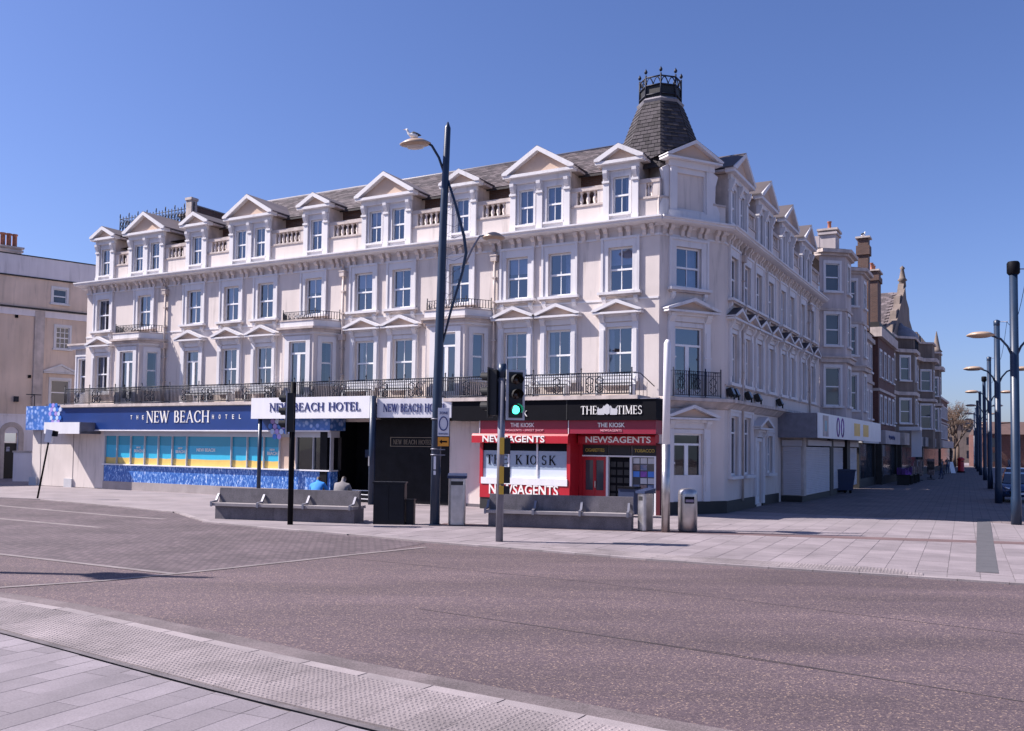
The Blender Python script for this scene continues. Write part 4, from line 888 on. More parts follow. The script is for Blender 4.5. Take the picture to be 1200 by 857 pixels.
for x in (.75, 1.5, 2.25):
    for k in (-1, 1): b.tube([(x, -.38, 4.55), (x + k * .17, -.38, 4.7), (x + k * .05, -.38, 4.86), (x + k * .18, -.38, 5.02), (x, -.38, 5.2)], .013, 4)
for x in (.38, 2.62): b.tube([(x, -.38, 5.40), (x, 0, 5.40)], .014, 4)
b.obj('corner_balcony_railing', hotel, MC)
# rainwater pipes
def pipe(Mx, x, z0, z1, heads):
    b = mb('stain'); b.tube([(x, -.10, z0), (x, -.10, z1)], .055, 8); b.tube([(x, -.1, z1), (x, -.25, z1 + .35)], .055, 8)
    for z in heads: b.box(x - .13, x + .13, -.24, -.0, z, z + .22); b.box(x - .16, x + .16, -.26, -.0, z + .22, z + .27)
    for z in (5.6, 6.8, 8.4, 9.4): b.box(x - .09, x + .09, -.17, 0, z, z + .06)
    b.obj('downpipe', hotel, Mx)
pipe(ML, -26.75, 4.42, 10.5, (10.1, 7.3)); pipe(ML, -15.05, 4.42, 10.5, (10.1, 7.2)); pipe(ML, -7.1, 4.42, 10.5, (10.1,)); pipe(MR, 2.3, .4, 10.5, (10.2,)); pipe(MR, 16.0, 4.4, 10.5, (10.1,))
# floodlights on the side ledge
for i, t in enumerate((.35, 1.0, 3.0, 4.6, 8.7)):
    b = mb('blackmatt'); b.T = MR @ T((t, -.28, 4.42)); b.box(-.03, .03, -.03, .03, 0, .18); b.T = b.T @ Matrix.Rotation(R(-24), 4, 'X'); b.box(-.2, .2, -.1, .1, .16, .48); b.mat('lensoff').box(-.17, .17, -.115, -.1, .19, .45); b.T = Matrix.Identity(4); b.obj('floodlight', hotel, F(0, 0))

# ================================================================== the blue shopfront of the hotel
M['farglass'] = mat('far_window_glass', (.05, .06, .08), .08, .2, .7, spec=.9); M['gold'] = mat('gilt_frame', (.22, .18, .13), .5, .1)
shop = thing('hotel_shopfront', 'long royal blue shopfront with teal window film and a printed wave panel under the balcony', 'shopfront', ML @ T((-23, -.8, 0)))
b = mb('stone'); b.box(-30.25, -14.95, -.84, .0, 0, .42); b.obj('plinth', shop, ML)
b = mb('waves'); b.box(-30.22, -14.98, -.80, -.3, .42, 1.27); b.obj('wave_panel', shop, ML)
b = mb('white'); b.box(-30.25, -14.95, -.92, -.3, 1.27, 1.33); b.mat('signgrey').box(-30.25, -14.95, -.84, -.25, 2.78, 3.07)
edges = [30.2, 29.26, 28.2, 27.15, 26.14, 25.13, 24.1, 21.08, 20.05, 19.0, 18.03, 17.0, 16.0, 15.0]
for e in edges: b.box(-e - .02, -e + .02, -.82, -.6, 1.33, 2.78)
b.obj('window_frame', shop, ML)
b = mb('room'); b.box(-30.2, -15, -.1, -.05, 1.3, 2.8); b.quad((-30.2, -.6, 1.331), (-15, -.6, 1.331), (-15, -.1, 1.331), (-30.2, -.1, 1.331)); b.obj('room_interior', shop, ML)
def film(w_):
    b = MB(); n = 8; h = 1.45; zs = lambda base, amp, ph: [base + amp * math.sin(ph + i * .9) for i in range(n + 1)]
    xs = [-w_ / 2 + w_ * i / n for i in range(n + 1)]; lo = zs(.33, .012, 1); hi = zs(.98, .008, .3)
    for i in range(n):
        b.mat('film3').quad((xs[i], 0, 0), (xs[i + 1], 0, 0), (xs[i + 1], 0, lo[i + 1]), (xs[i], 0, lo[i]))
        b.mat('film2').quad((xs[i], 0, lo[i]), (xs[i + 1], 0, lo[i + 1]), (xs[i + 1], 0, hi[i + 1]), (xs[i], 0, hi[i]))
        b.mat('film1').quad((xs[i], 0, hi[i]), (xs[i + 1], 0, hi[i + 1]), (xs[i + 1], 0, h), (xs[i], 0, h))
    return b.mesh('filmed_pane', False)
for i, (e0, e1) in enumerate(zip(edges, edges[1:])):
    w_ = e0 - e1 - .04; mw = ML @ T((-(e0 + e1) / 2, -.72, 1.33))
    if e1 > 18: o = link('filmed_pane', cached(('film', round(w_, 2)), lambda: film(w_)), shop, mw)
    elif e1 < 16.5: o = link('pane', pane_mesh(w_, 1.45, 'glass_d'), shop, mw)
    else: o = mb('tan').box(-w_ / 2, w_ / 2, 0, .02, 0, 1.45).obj('blank_panel', shop, mw)
    if i in (2, 5, 9): lettering('beach', 'letter', o, mw @ T((0, -.012, .62))); lettering('new', 'letter', o, mw @ T((0, -.012, .82)))
    if i == 6: lettering('newb', 'letter', o, mw @ T((-.25, -.012, .72)))
b = mb('marble'); b.box(-15.55, -15.15, -.86, -.0, 0, 3.1); b.obj('granite_pier', shop, ML)
sign = thing('fascia_sign', 'royal blue fascia board with cream raised hotel name above the teal windows', 'sign', ML @ T((-25.5, -1.15, 3.07)))
b = mb('fascia'); b.box(-33.3, -17.72, -1.15, -.1, 3.07, 4.28); b.obj('board', sign, ML)
b = mb('white'); b.box(-33.3, -14.75, -1.19, -1.12, 3.03, 3.09); b.mat('galv').box(-33.32, -14.75, -1.21, -.1, 4.24, 4.285); b.obj('trim', sign, ML)
for c, x in zip('THE', (-27.75, -27.30, -26.88)): link('lettering', block_text(c, .12, .21), sign, ML @ T((x, -1.154, 3.62))).data.materials.append(M['letter'])
for nm, me, x in (('lettering', serif_text('NEW BEACH', 4.45, .57), -24.4),): link(nm, me, sign, ML @ T((x, -1.152, 3.46)))
for i, c in enumerate('HOTEL'): link('lettering', block_text(c, .12, .21), sign, ML @ T((-21.95 + .44 * i, -1.154, 3.62))).data.materials.append(M['letter'])
for o in list(sign.children):
    if o.data is not None and o.name.startswith('lettering') and not o.data.materials: o.data.materials.append(M['letter'])
b = mb('bubbles'); b.box(-17.70, -14.75, -1.17, -.1, 3.09, 4.2); o = b.obj('printed_board', sign, ML)
def discs(cells, rr, y, parent, mw):
    ms = [mb(k).prism([(rr * math.cos(PI * i / 8), rr * math.sin(PI * i / 8)) for i in range(16)], -.03, 0).mesh('bubble_disc') for k in ('bub1', 'bub2', 'bub3')]
    for i, (x, z) in enumerate(cells): link('bubble_disc', ms[(i * 7 + i // 3) % 3], parent, mw @ T((x, y - .002 * (i % 4), z)))
discs([(-18.2 + .27 * i + (.13 if j % 2 else 0), 2.80 + .235 * j) for j in range(4) for i in range(5) if not (j == 0 and i in (0, 3, 4))], .125, -1.20, sign, ML)
# end block: porch, box canopy, printed bubble board
porch = thing('cream_porch', 'flat cream panelled porch at the left end of the shopfront', 'porch', ML @ T((-33.2, -.8, 0)))
b = mb('cream'); b.box(-36.3, -30.25, -.8, 4, .02, 3.06); b.obj('wall', porch, ML)
for x in (-36.38, -33.35): b = mb('signgrey'); b.box(x, x + .65, -.9, -.7, 0, .46); b.obj('base_block', porch, ML)
for x in (-35.55, -32.75): mb('concrete').box(x - .015, x + .015, -.812, -.78, .3, 3.0).obj('panel_joint', porch, ML)
b = mb('lead'); b.box(-33.5, -30.55, -2.0, -.82, 2.88, 3.0); b.mat('white').box(-33.5, -30.6, -2.04, -1.98, 2.86, 3.46); b.mat('galv').box(-30.62, -30.55, -2.0, -.82, 2.86, 3.46); b.box(-33.5, -33.44, -1.98, -.82, 2.86, 3.46); b.mat('lead').box(-33.44, -30.62, -1.98, -.82, 3.38, 3.44); b.obj('box_canopy', porch, ML)
bb = thing('bubble_board', 'blue and white bubble patterned board above the cream porch', 'sign', ML @ T((-34.9, -1.1, 3.06)))
b = mb('bubbles'); b.box(-36.5, -33.32, -1.12, 0, 3.07, 4.38); b.obj('board', bb, ML)
discs([(-34.3 + .25 * i + (.12 if j % 2 else 0), 3.5 + .225 * j) for j in range(5) for i in range(4 if j < 4 else 3)], .12, -1.16, bb, ML)

# ================================================================== entrance canopy and recess
can = thing('entrance_canopy', 'white entrance canopy with navy hotel name on two angled faces and blue columns', 'canopy', ML @ T((-13.5, -1, 0)))
pl = [(-18.8, -1.72), (-11.95, -1.72), (-8.45, -1.12), (-8.45, -.02), (-18.8, -.02)]
b = mb('black'); b.slabp(pl, 3.64, 3.72); b.mat('lead').slabp(pl, 4.2, 4.24); b.obj('soffit', can, ML)
b = mb('white'); b.box(-18.85, -11.92, -1.80, -1.725, 3.60, 4.54); b.box(-18.85, -18.78, -1.72, -.02, 3.60, 4.54); b.obj('fascia_panel', can, ML)
Mp = ML @ F(-11.72, -1.76, 0, math.atan2(.58, 3.3)); b = mb('white'); b.box(0, 3.36, -.04, .03, 3.62, 4.42); b.obj('fascia_panel', can, Mp)
b = mb('signgrey'); b.box(-8.44, -8.38, -1.2, -.02, 3.62, 4.42); b.obj('end_panel', can, ML)
link('lettering', serif_text('NEW BEACH HOTEL', 5.15, .36, 'navy'), can, ML @ T((-15.15, -1.802, 3.93)))
link('lettering', serif_text('NEW BEACH HOTEL', 2.85, .34, 'navy'), can, Mp @ T((1.72, -.042, 3.86)))
b = mb('bluepaint'); b.tube([(-18.45, -1.62, 0), (-18.45, -1.62, 3.64)], .09, 10); b.obj('column', can, ML)
b = mb('bluepaint'); b.tube([(-11.82, -1.93, 0), (-11.82, -1.93, 4.52)], .135, 12); b.mat('steel').box(-11.90, -11.84, -2.08, -2.04, 1.6, 2.0); b.obj('column', can, ML)
ent = thing('hotel_entrance', 'dark recessed hotel entrance with black granite wall, oak door and white edged steps', 'entrance', ML @ T((-12, 0, 0)))
b = mb('marble'); b.box(-12.9, -9.02, -.35, -.0, 0, 3.6); b.quad((-15.3, 0, 0), (-15.3, 1.4, 0), (-15.3, 1.4, 3.6), (-15.3, 0, 3.6)); b.quad((-12.9, 0, 0), (-12.9, 1.4, 0), (-12.9, 1.4, 3.6), (-12.9, 0, 3.6)); b.quad((-15.3, 1.4, 0), (-12.9, 1.4, 0), (-12.9, 1.4, 3.6), (-15.3, 1.4, 3.6)); b.obj('granite_wall', ent, ML)
b = mb('wood'); b.box(-14.2, -13.0, 1.30, 1.38, .45, 3.0); b.mat('gold').box(-14.06, -13.14, 1.27, 1.30, .6, 1.4); b.box(-13.3, -13.24, 1.2, 1.28, 1.5, 1.9); b.obj('oak_door', ent, ML)
b = mb('paper'); b.box(-14.75, -14.55, 1.35, 1.38, 1.9, 2.25); b.obj('notice', ent, ML)
b = mb('gold')
for z in (2.42, 2.80): b.box(-12.05, -9.75, -.375, -.34, z, z + .025)
for x in (-12.05, -9.78): b.box(x, x + .03, -.374, -.34, 2.42, 2.82)
b.obj('engraved_frame', ent, ML); link('lettering', serif_text('NEW BEACH HOTEL', 2.0, .2, 'gold', d=.012), ent, ML @ T((-10.9, -.352, 2.52)))
for i in range(3):
    b = mb('marble'); y0 = -1.0 + .34 * i; b.box(-15.1, -12.6, y0, .2, .0 + .001 * i, .16 * (i + 1) - .03); b.mat('white').box(-15.1, -12.6, y0 - .01, y0 + .08, .16 * (i + 1) - .03, .16 * (i + 1)); b.obj('step', ent, ML)
b = mb('cream'); b.box(-9.0, -7.15, -.36, 0, .0, 3.52); b.mat('concrete').box(-9.0, -7.15, -.38, -.3, .0, .12); b.obj('rendered_pier', ent, ML)

# ================================================================== newsagent kiosk
ks = thing('newsagent_kiosk', 'red fronted newsagent with lettered awnings and black fascia at the hotel corner', 'shop', ML @ T((-3.4, -1, 0)))
b = mb('plinth'); b.box(-7.12, -3.16, -1.0, -.05, 0, .46); b.obj('plinth', ks, ML)
b = mb('red'); b.box(-7.12, -3.16, -1.03, -.1, .46, 1.0); o = b.obj('lower_panel', ks, ML); lettering('newsbig', 'letter', o, ML @ T((-5.15, -1.045, .60)))
b = mb('white'); b.box(-7.05, -3.25, -1.06, -.6, 1.0, 1.26); b.obj('window_sill', ks, ML)
b = mb('red'); b.box(-7.14, -7.0, -1.02, -.1, 1.0, 2.66); b.obj('corner_post', ks, ML); b = mb('red'); b.box(-3.29, -3.14, -1.02, -.1, 1.0, 3.0); b.obj('corner_post', ks, ML)
b = mb('white')
for x in (-5.83, -4.57): b.box(x - .03, x + .03, -1.0, -.94, 1.26, 2.62)
b.obj('mullion', ks, ML)
for x0, x1 in ((-7.0, -5.86), (-5.80, -4.60), (-4.54, -3.29)):
    b = mb('shoppale'); b.quad((x0, -.96, 1.26), (x1, -.96, 1.26), (x1, -.96, 1.60), (x0, -.96, 1.60)); b.mat('shopwhite').quad((x0, -.96, 1.60), (x1, -.96, 1.60), (x1, -.96, 2.32), (x0, -.96, 2.32)); b.mat('black').quad((x0, -.96, 2.32), (x1, -.96, 2.32), (x1, -.96, 2.64), (x0, -.96, 2.64)); b.obj('filmed_pane', ks, ML)
for ch, x in (('T', -6.72), ('H', -6.36), ('E', -6.02), ('K', -5.38), ('I', -5.0), ('O', -4.74), ('S', -4.28), ('K', -3.92)): link('lettering', serif_text(ch, {'I': .17, 'S': .22}.get(ch, .31), .36, 'black', d=.012), ks, ML @ T((x, -.972, 1.79)))
def awning(x0, x1, y0, y1, key, name='awning'):
    b = mb('red'); b.profx([(y1, 2.98), (y0 + .06, 2.98), (y0, 2.90), (y0, 2.62), (y0 + .05, 2.62), (y0 + .05, 2.66), (y1, 2.70)], x0, x1); o = b.obj(name, ks, ML); return o
o = awning(-7.34, -3.1, -1.34, -.9, None); lettering('news', 'letter', o, ML @ T((-5.45, -1.352, 2.65)))
o = awning(-3.06, .06, -.52, -.1, None); lettering('news2', 'letter', o, ML @ T((-1.42, -.532, 2.67)))
for x0, x1, k1, k2 in ((-7.12, -3.26, 'kiosk1', 'kiosk1b'), (-3.20, .28, 'kiosk2', 'kiosk2b')):
    b = mb('maroon'); b.box(x0, x1, -1.06, -.1, 3.0, 3.5); b.mat('white').box(x0 - .02, x0 + .01, -1.08, -.2, 2.98, 3.5); o = b.obj('name_board', ks, ML)
    lettering(k1, 'softred' if False else 'letter', o, ML @ T(((x0 + x1) / 2, -1.072, 3.24))); lettering(k2, 'softred', o, ML @ T(((x0 + x1) / 2, -1.072, 3.08)))
b = mb('black'); b.box(-8.38, .33, -1.20, -.05, 3.5, 4.27); o = b.obj('fascia_board', ks, ML)
b = mb('galv'); b.box(-8.4, .35, -1.24, -.05, 4.27, 4.30); b.mat('blackmatt').box(-3.24, -3.20, -1.21, -1.19, 3.52, 4.26); b.obj('fascia_capping', ks, ML)
link('lettering', serif_text('THE', .66, .31), o, ML @ T((-2.30, -1.202, 3.72))); link('lettering', serif_text('TIMES', .98, .31), o, ML @ T((-.68, -1.202, 3.72))); link('lettering', serif_text('K', .2, .22), o, ML @ T((-5.0, -1.202, 3.66)))
b = mb('signgrey')      # small crest between the two words
for x, s in ((-1.78, 1), (-1.34, -1)): b.prism([(x - .17 * s, .0), (x + .10 * s, .0), (x + .14 * s, .14), (x + .17 * s, .30), (x + .08 * s, .34), (x + .02 * s, .24), (x - .1 * s, .22), (x - .15 * s, .3), (x - .19 * s, .16)], -.02, 0)
b.prism([(-1.66, .05), (-1.56, .0), (-1.46, .05), (-1.45, .26), (-1.49, .36), (-1.56, .40), (-1.63, .36), (-1.67, .26)], -.028, 0); b.obj('crest', o, ML @ T((0, -1.202, 3.70)))
# recessed right half: red doors, open doorway, window
b = mb('red'); b.box(-3.14, -3.02, -.2, 0, 0, 2.66); b.mat('red_shaded').box(-.02, .14, -.2, 0, 0, 2.66); b.mat('maroon').box(-3.02, -.02, -.16, -.04, 2.58, 2.68); b.mat('white').box(-3.02, -.02, -.2, -.05, 2.14, 2.19); b.box(-2.02, -1.94, -.2, -.05, 0, 2.14); b.box(-1.06, -.98, -.2, -.05, 0, 2.14); b.box(-.09, -.02, -.2, -.05, 0, 2.14); b.obj('door_frame', ks, ML)  # right-end post: red darkened, its shade painted into the colour
b = mb('red'); b.wall(-3.02, -2.02, .06, 2.14, [(-2.90, -2.58, .85, 2.0), (-2.46, -2.14, .85, 2.0)], .05, -.14); b.box(-2.54, -2.50, -.17, -.14, .06, 2.14); o = b.obj('door', ks, ML)
for x in (-2.74, -2.30): link('pane', pane_mesh(.32, 1.15, 'farglass'), o, ML @ T((x, -.11, .85)))
b = mb('steel'); b.box(-2.49, -2.46, -.2, -.16, .95, 1.2); b.obj('door_handle', o, ML)
for x0, x1, k in ((-3.02, -2.02, 'cig'), (-1.96, -1.06, None), (-.98, -.02, 'cig2')):
    o = mb('plinth').box(x0, x1, -.12, -.06, 2.19, 2.58).obj('transom_panel', ks, ML)
    if k: lettering(k, 'dimtext', o, ML @ T(((x0 + x1) / 2, -.132, 2.32)))
b = mb('room'); b.quad((-1.96, 1.2, 0), (-1.04, 1.2, 0), (-1.04, 1.2, 2.2), (-1.96, 1.2, 2.2)); b.mat('black').box(-1.94, -1.06, -.02, .0, .02, 2.12); b.obj('doorway', ks, ML)
b = mb('plinth')
for i in range(6):
    for j in range(3): b.box(-1.9 + .28 * j, -1.68 + .28 * j, -.05, -.02, .25 + .3 * i, .45 + .3 * i)
b.obj('magazine_rack', ks, ML)
b = mb('farglass'); b.quad((-.98, -.1, .1), (-.09, -.1, .1), (-.09, -.1, 2.14), (-.98, -.1, 2.14)); o = b.obj('poster_window', ks, ML)
pk = ['paper', 'purple', 'signgrey', 'mixed', 'bub1', 'signgrey']
for i in range(5):
    for j in range(3):
        if rnd.random() < .85: mb(pk[(i * 5 + j * 3) % 6]).box(-.95 + .29 * j, -.70 + .29 * j, -.112, -.104, .9 + .25 * i, 1.11 + .25 * i).obj('poster', o, ML)

# ================================================================== terrace furniture on the balcony
def bench_set(s, kind):
    b = mb('sash')
    if kind:
        b.box(-.75, .75, -.22, .22, .40, .45); b.box(-.75, .75, .2, .25, .45, .85); 
        for x in (-.68, .68): b.box(x - .04, x + .04, -.2, .24, 0, .4); b.box(x - .03, x + .03, -.22, .2, .6, .65)
        for z in (.52, .66): b.box(-.7, .7, .19, .2, z, z + .06)
    else:
        b.box(-.5, .5, -.4, .4, .68, .73); b.box(-.06, .06, -.06, .06, 0, .68); b.box(-.3, .3, -.3, .3, 0, .04)
    return b
names = ['white slatted bench on the balcony in front of the {} window', 'small white table on the balcony in front of the {} window']
for i, (s, kd, w_) in enumerate(((23.6, 1, 'leftmost single'), (22.1, 1, 'third upper'), (19.6, 1, 'window beside the middle bay, under its sash'), (18.6, 0, ''), (13.7, 1, ''), (11.6, 1, ''), (5.9, 1, ''), (4.2, 1, ''), (1.5, 1, ''))):
    lab = ['white bench on the balcony right of the balcony door', 'white bench on the balcony under the pair of windows left of the canopy', 'white bench on the balcony above the left end of the white canopy', 'small white table on the balcony beside the middle bay', 'white bench on the balcony above the right part of the long canopy face',
           'white bench on the balcony above the angled canopy face', 'white bench on the balcony behind the traffic signal', 'white bench on the balcony under the second window from the corner', 'white bench on the balcony above the newspaper name'][i]
    th = thing('terrace_bench' if kd else 'terrace_table', lab, 'bench' if kd else 'table', ML @ T((-s, -.62, 4.42)), 'white furniture along the balcony')
    bench_set(s, kd).obj('seat' if kd else 'tabletop', th)
    mb('plinth').box(-.6, .6, -.18, .18, .455, .50).obj('cushion', th) if kd else mb('signgrey').lathe([(.05, 0), (.06, .1)], 8, (0, 0, .73)).obj('cup', th)

# ================================================================== side street: canopy shop
cs = thing('canopy_shop', 'white box canopy over closed roller shutters in the shaded side street', 'shop', MR @ T((15, 0, 0)))
b = mb('lead'); b.slabp([(9.0, -1.78), (28.4, -2.1), (28.4, 0), (9.0, 0)], 3.10, 3.2); b.slabp([(9.0, -1.78), (28.4, -2.1), (28.4, 0), (9.0, 0)], 4.1, 4.18); b.obj('soffit', cs, MR)
b = mb('galv'); b.box(8.94, 9.0, -1.78, 0, 3.06, 4.22); b.obj('end_panel', cs, MR)
Mf = MR @ F(8.94, -1.80, 0, math.atan2(-.32, 19.4)); b = mb('white'); b.box(0, 19.45, -.04, .0, 3.06, 4.24); o = b.obj('fascia_panel', cs, Mf)
b = mb('purple')
for x in (4.9, 6.1):
    q = [(x + .42 * math.cos(PI * i / 10), .5 * math.sin(PI * i / 10)) for i in range(20)]; qi = [(x + .26 * math.cos(PI * i / 10), .40 * math.sin(PI * i / 10)) for i in range(20)]
    for i in range(20): b.prism([q[i], q[(i + 1) % 20], qi[(i + 1) % 20], qi[i]], -.02, 0)
b.obj('emblem', o, Mf @ T((0, -.04, 3.66)))
for x in (9.6, 12.6): mb('yellow').box(x, x + 1.9, -.05, -.04, 3.3, 4.0).obj('yellow_panel', o, Mf)
b = mb('stain'); b.box(1.1, 2.4, -.052, -.04, 3.15, 4.15); b.mat('film1').box(1.5, 2.0, -.056, -.05, 3.4, 3.9); b.obj('picture_panel', o, Mf)
b = mb('stain'); b.box(9.62, 9.75, -1.05, -.02, .3, 3.1); b.box(9.75, 10.2, -1.06, -.9, .3, 3.1); b.mat('plinth').box(9.55, 19, -1.0, -.02, .0, .3); b.mat('lead').box(9.8, 28, -.86, -.8, 2.7, 3.1); b.mat('plinth').box(16.8, 17.8, -1.02, -.5, 0, 3.1); b.box(22.5, 23.6, -1.0, -.5, 0, 3.1); b.mat('room').box(9.8, 28, -.45, -.40, 0, 3.1); b.obj('shop_wall', cs, MR)
def shutter(w_, h):
    b = mb('shutter'); n = int(h / .09)
    for i in range(n): b.profx([(0, i * .09), (-.02, i * .09 + .02), (-.02, i * .09 + .065), (0, i * .09 + .09)], -w_ / 2, w_ / 2)
    b.box(-w_ / 2 - .05, w_ / 2 + .05, -.12, .04, h, h + .28); return b.mesh('roller_shutter')
link('roller_shutter', shutter(.82, 2.35), cs, MR @ F(9.6, -.52, .32, R(-90)))
for x, w_ in ((13.4, 6.2), (20.0, 4.0), (25.6, 3.4)): link('roller_shutter', shutter(w_, 2.4), cs, MR @ T((x, -1.02 if x < 15 else -.82, .3)))

# ================================================================== further buildings of the side street
def far_window(parent, mw, w_, h, bars=0, fr='trim', k='farglass', e=.14):
    b = MB(); b.mat(fr); b.box(-w_ / 2 - e, -w_ / 2, -.05, .03, 0, h); b.box(w_ / 2, w_ / 2 + e, -.05, .03, 0, h); b.box(-w_ / 2 - e, w_ / 2 + e, -.06, .03, h, h + e * 1.3); b.box(-w_ / 2 - e * 1.4, w_ / 2 + e * 1.4, -.16, .1, -.12, 0)
    b.mat('sash').box(-w_ / 2, w_ / 2, .03, .09, h * .5 - .035, h * .5 + .035); b.box(-w_ / 2, -w_ / 2 + .05, .03, .09, 0, h); b.box(w_ / 2 - .05, w_ / 2, .03, .09, 0, h); b.box(-w_ / 2, w_ / 2, .03, .09, h - .05, h); b.box(-w_ / 2, w_ / 2, .03, .09, 0, .06)
    for i in range(bars): x = -w_ / 2 + w_ * (i + 1) / (bars + 1); b.box(x - .02, x + .02, .04, .08, 0, h)
    for i in range(bars and 2): z = h * (.25 + .5 * i); b.box(-w_ / 2, w_ / 2, .04, .08, z - .02, z + .02)
    o = link('window', b.mesh('window'), parent, mw); link('pane', pane_mesh(w_, h, k), o, mw @ T((0, .08, 0))); return o
def faces(parent, Mx, P, zr, k, rows, trims=(), roofk='slate', rz=None, closed=None):
    """a run of wall faces along plan points P with windows per row: (z, w, h)"""
    b = MB(); ws = []
    for (x0, y0), (x1, y1) in zip(P, P[1:]):
        L_ = math.hypot(x1 - x0, y1 - y0); Mf = F(x0, y0, 0, math.atan2(y1 - y0, x1 - x0)); b.T = Mf; hs = []
        if L_ > .9:
            n = max(1, round(L_ / 2.4))
            for z, w_, h in rows:
                for i in range(n):
                    c = L_ * (i + .5) / n; ww = min(w_, L_ / n - .4); hs.append((c - ww / 2, c + ww / 2, z, z + h)); ws.append((Mf @ T((c, 0, z)), ww, h))
        b.mat(k).wall(0, L_, zr[0], zr[1], hs, .12)
    b.T = Matrix.Identity(4)
    for z0, z1, o_ in trims:
        off = offset_line(P, o_); b.mat('stain').slabp([*off, (P[-1][0], P[-1][1] + .3), (P[0][0], P[0][1] + .3)], z0, z1)
    o = b.obj('wall', parent, Mx)
    for m_, w_, h in ws: far_window(parent, Mx @ m_, w_, h)
    return o
bh = thing('bay_fronted_house', 'tall white house with two stacks of canted bays beside the hotel', 'house', MR @ T((24, 0, 0)))
rows = [(5.05, .9, 2.2), (8.55, .86, 1.8), (11.7, .86, 1.6)]; tr = [(7.55, 7.8, .22), (7.8, 7.9, .34), (10.55, 10.7, .12), (13.75, 13.9, .2), (13.9, 14.1, .42)]
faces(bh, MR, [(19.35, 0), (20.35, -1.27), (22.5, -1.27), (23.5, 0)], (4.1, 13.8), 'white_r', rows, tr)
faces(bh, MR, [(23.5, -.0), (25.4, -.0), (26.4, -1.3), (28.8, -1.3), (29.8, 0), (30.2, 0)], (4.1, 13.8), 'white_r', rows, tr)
b = mb('slate_d'); b.slabp([(19.3, .0), (20.35, -1.3), (22.5, -1.3), (23.5, -.2), (25.4, -.2), (26.4, -1.3), (28.8, -1.3), (30.2, 0), (30.2, 8), (19.3, 8)], 14.1, 14.2)
b.add([(19.3, .0, 14.2), (30.2, 0, 14.2), (30.2, 4, 16.0), (19.3, 4, 16.0), (30.2, 8, 14.2), (19.3, 8, 14.2)], [(0, 1, 2, 3), (3, 2, 4, 5), (0, 3, 5), (1, 4, 2)]); b.mat('white_r').box(19.4, 19.6, 0, 8, 14.1, 14.9); b.obj('roof', bh, MR)
def stack(parent, Mx, x, y, z, h, k, pots, wd=.9, dp=.6):
    b = mb(k); b.box(x - wd / 2, x + wd / 2, y - dp / 2, y + dp / 2, z, z + h); b.box(x - wd / 2 - .1, x + wd / 2 + .1, y - dp / 2 - .1, y + dp / 2 + .1, z + h * .82, z + h * .92); b.mat('stain').box(x - wd / 2 - .14, x + wd / 2 + .14, y - dp / 2 - .14, y + dp / 2 + .14, z + h, z + h + .12); o = b.obj('chimney', parent, Mx)
    for i in range(pots): link('chimney_pot', pot, o, Mx @ T((x - wd / 2 + wd * (i + .5) / pots, y, z + h + .1)))
stack(bh, MR, 21.5, -.2, 14.2, 1.3, 'white_r', 1, 1.3, .9); 
lh = thing('low_white_house', 'narrow white house set lower between the bay house and the red brick one', 'house', MR @ T((33.5, 0, 0)))
faces(lh, MR, [(30.2, -.6), (36.6, -.6), (36.6, 6)], (3.0, 11.0), 'white_r', [(4.8, 1.0, 1.9), (8.2, .9, 1.8)], [(7.3, 7.5, .2), (10.3, 10.6, .3)]); stack(lh, MR, 33.2, -.5, 10.9, 6.6, 'brick_d', 0, .8, .7); b = mb('slate_d').add([(30.2, -.7, 11.0), (36.7, -.7, 11.0), (36.7, 3, 12.4), (30.2, 3, 12.4)], [(0, 1, 2, 3)]); b.obj('roof', lh, MR)
rb = thing('red_brick_house', 'narrow dark red brick house with a black parapet in the side street', 'house', MR @ T((41, 0, 0)))
faces(rb, MR, [(36.6, 6), (36.6, -1.0), (46.5, -1.0), (46.5, 6)], (3.0, 11.2), 'redbrick', [(4.6, 1.1, 1.9), (8.0, 1.0, 1.9)], [(6.9, 7.1, .12), (10.9, 11.6, .35)]); mb('plinth').slabp([(36.6, -1.1), (46.6, -1.1), (46.6, 8), (36.6, 8)], 11.6, 12.0).obj('parapet', rb, MR); stack(rb, MR, 38.6, -.4, 12.0, 4.0, 'brick_d', 3, 1.9, .9)
gb = thing('gabled_house', 'tall stone house with steep slate roof, shaped gable and canted bay in the side street', 'house', MR @ T((55, 0, 0)))
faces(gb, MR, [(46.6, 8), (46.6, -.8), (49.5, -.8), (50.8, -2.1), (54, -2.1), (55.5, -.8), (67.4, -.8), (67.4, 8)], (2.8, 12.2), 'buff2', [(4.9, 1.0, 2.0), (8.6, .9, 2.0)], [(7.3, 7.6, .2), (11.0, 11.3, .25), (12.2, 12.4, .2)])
b = mb('buff2'); b.T = F(57, -.78, 0, 0) @ Matrix.Diagonal((1.3, 1, .70, 1)) ; b.T = Matrix.Translation((0, 0, 12.2 * .30)) @ b.T; prof = [(-7.6, 12.2), (7.4, 12.2), (7.0, 13.6), (5.6, 14.2), (5.2, 15.8), (3.4, 16.6), (3.0, 18.2), (1.2, 19.0), (.5, 20.6), (-.5, 20.6), (-1.2, 19.0), (-3.0, 18.2), (-3.4, 16.6), (-5.2, 15.8), (-5.6, 14.2), (-7.2, 13.6)]; b.prism(prof, 0, .5); b.T = Matrix.Identity(4); b.obj('shaped_gable', gb, MR)
b = mb('slate'); b.add([(46.9, -.3, 12.2), (46.9, 10, 12.2), (57, 10, 17.4), (57, -.3, 17.4), (67.2, -.3, 12.2), (67.2, 10, 12.2)], [(0, 1, 2, 3), (3, 2, 5, 4)]); o = b.obj('roof', gb, MR)
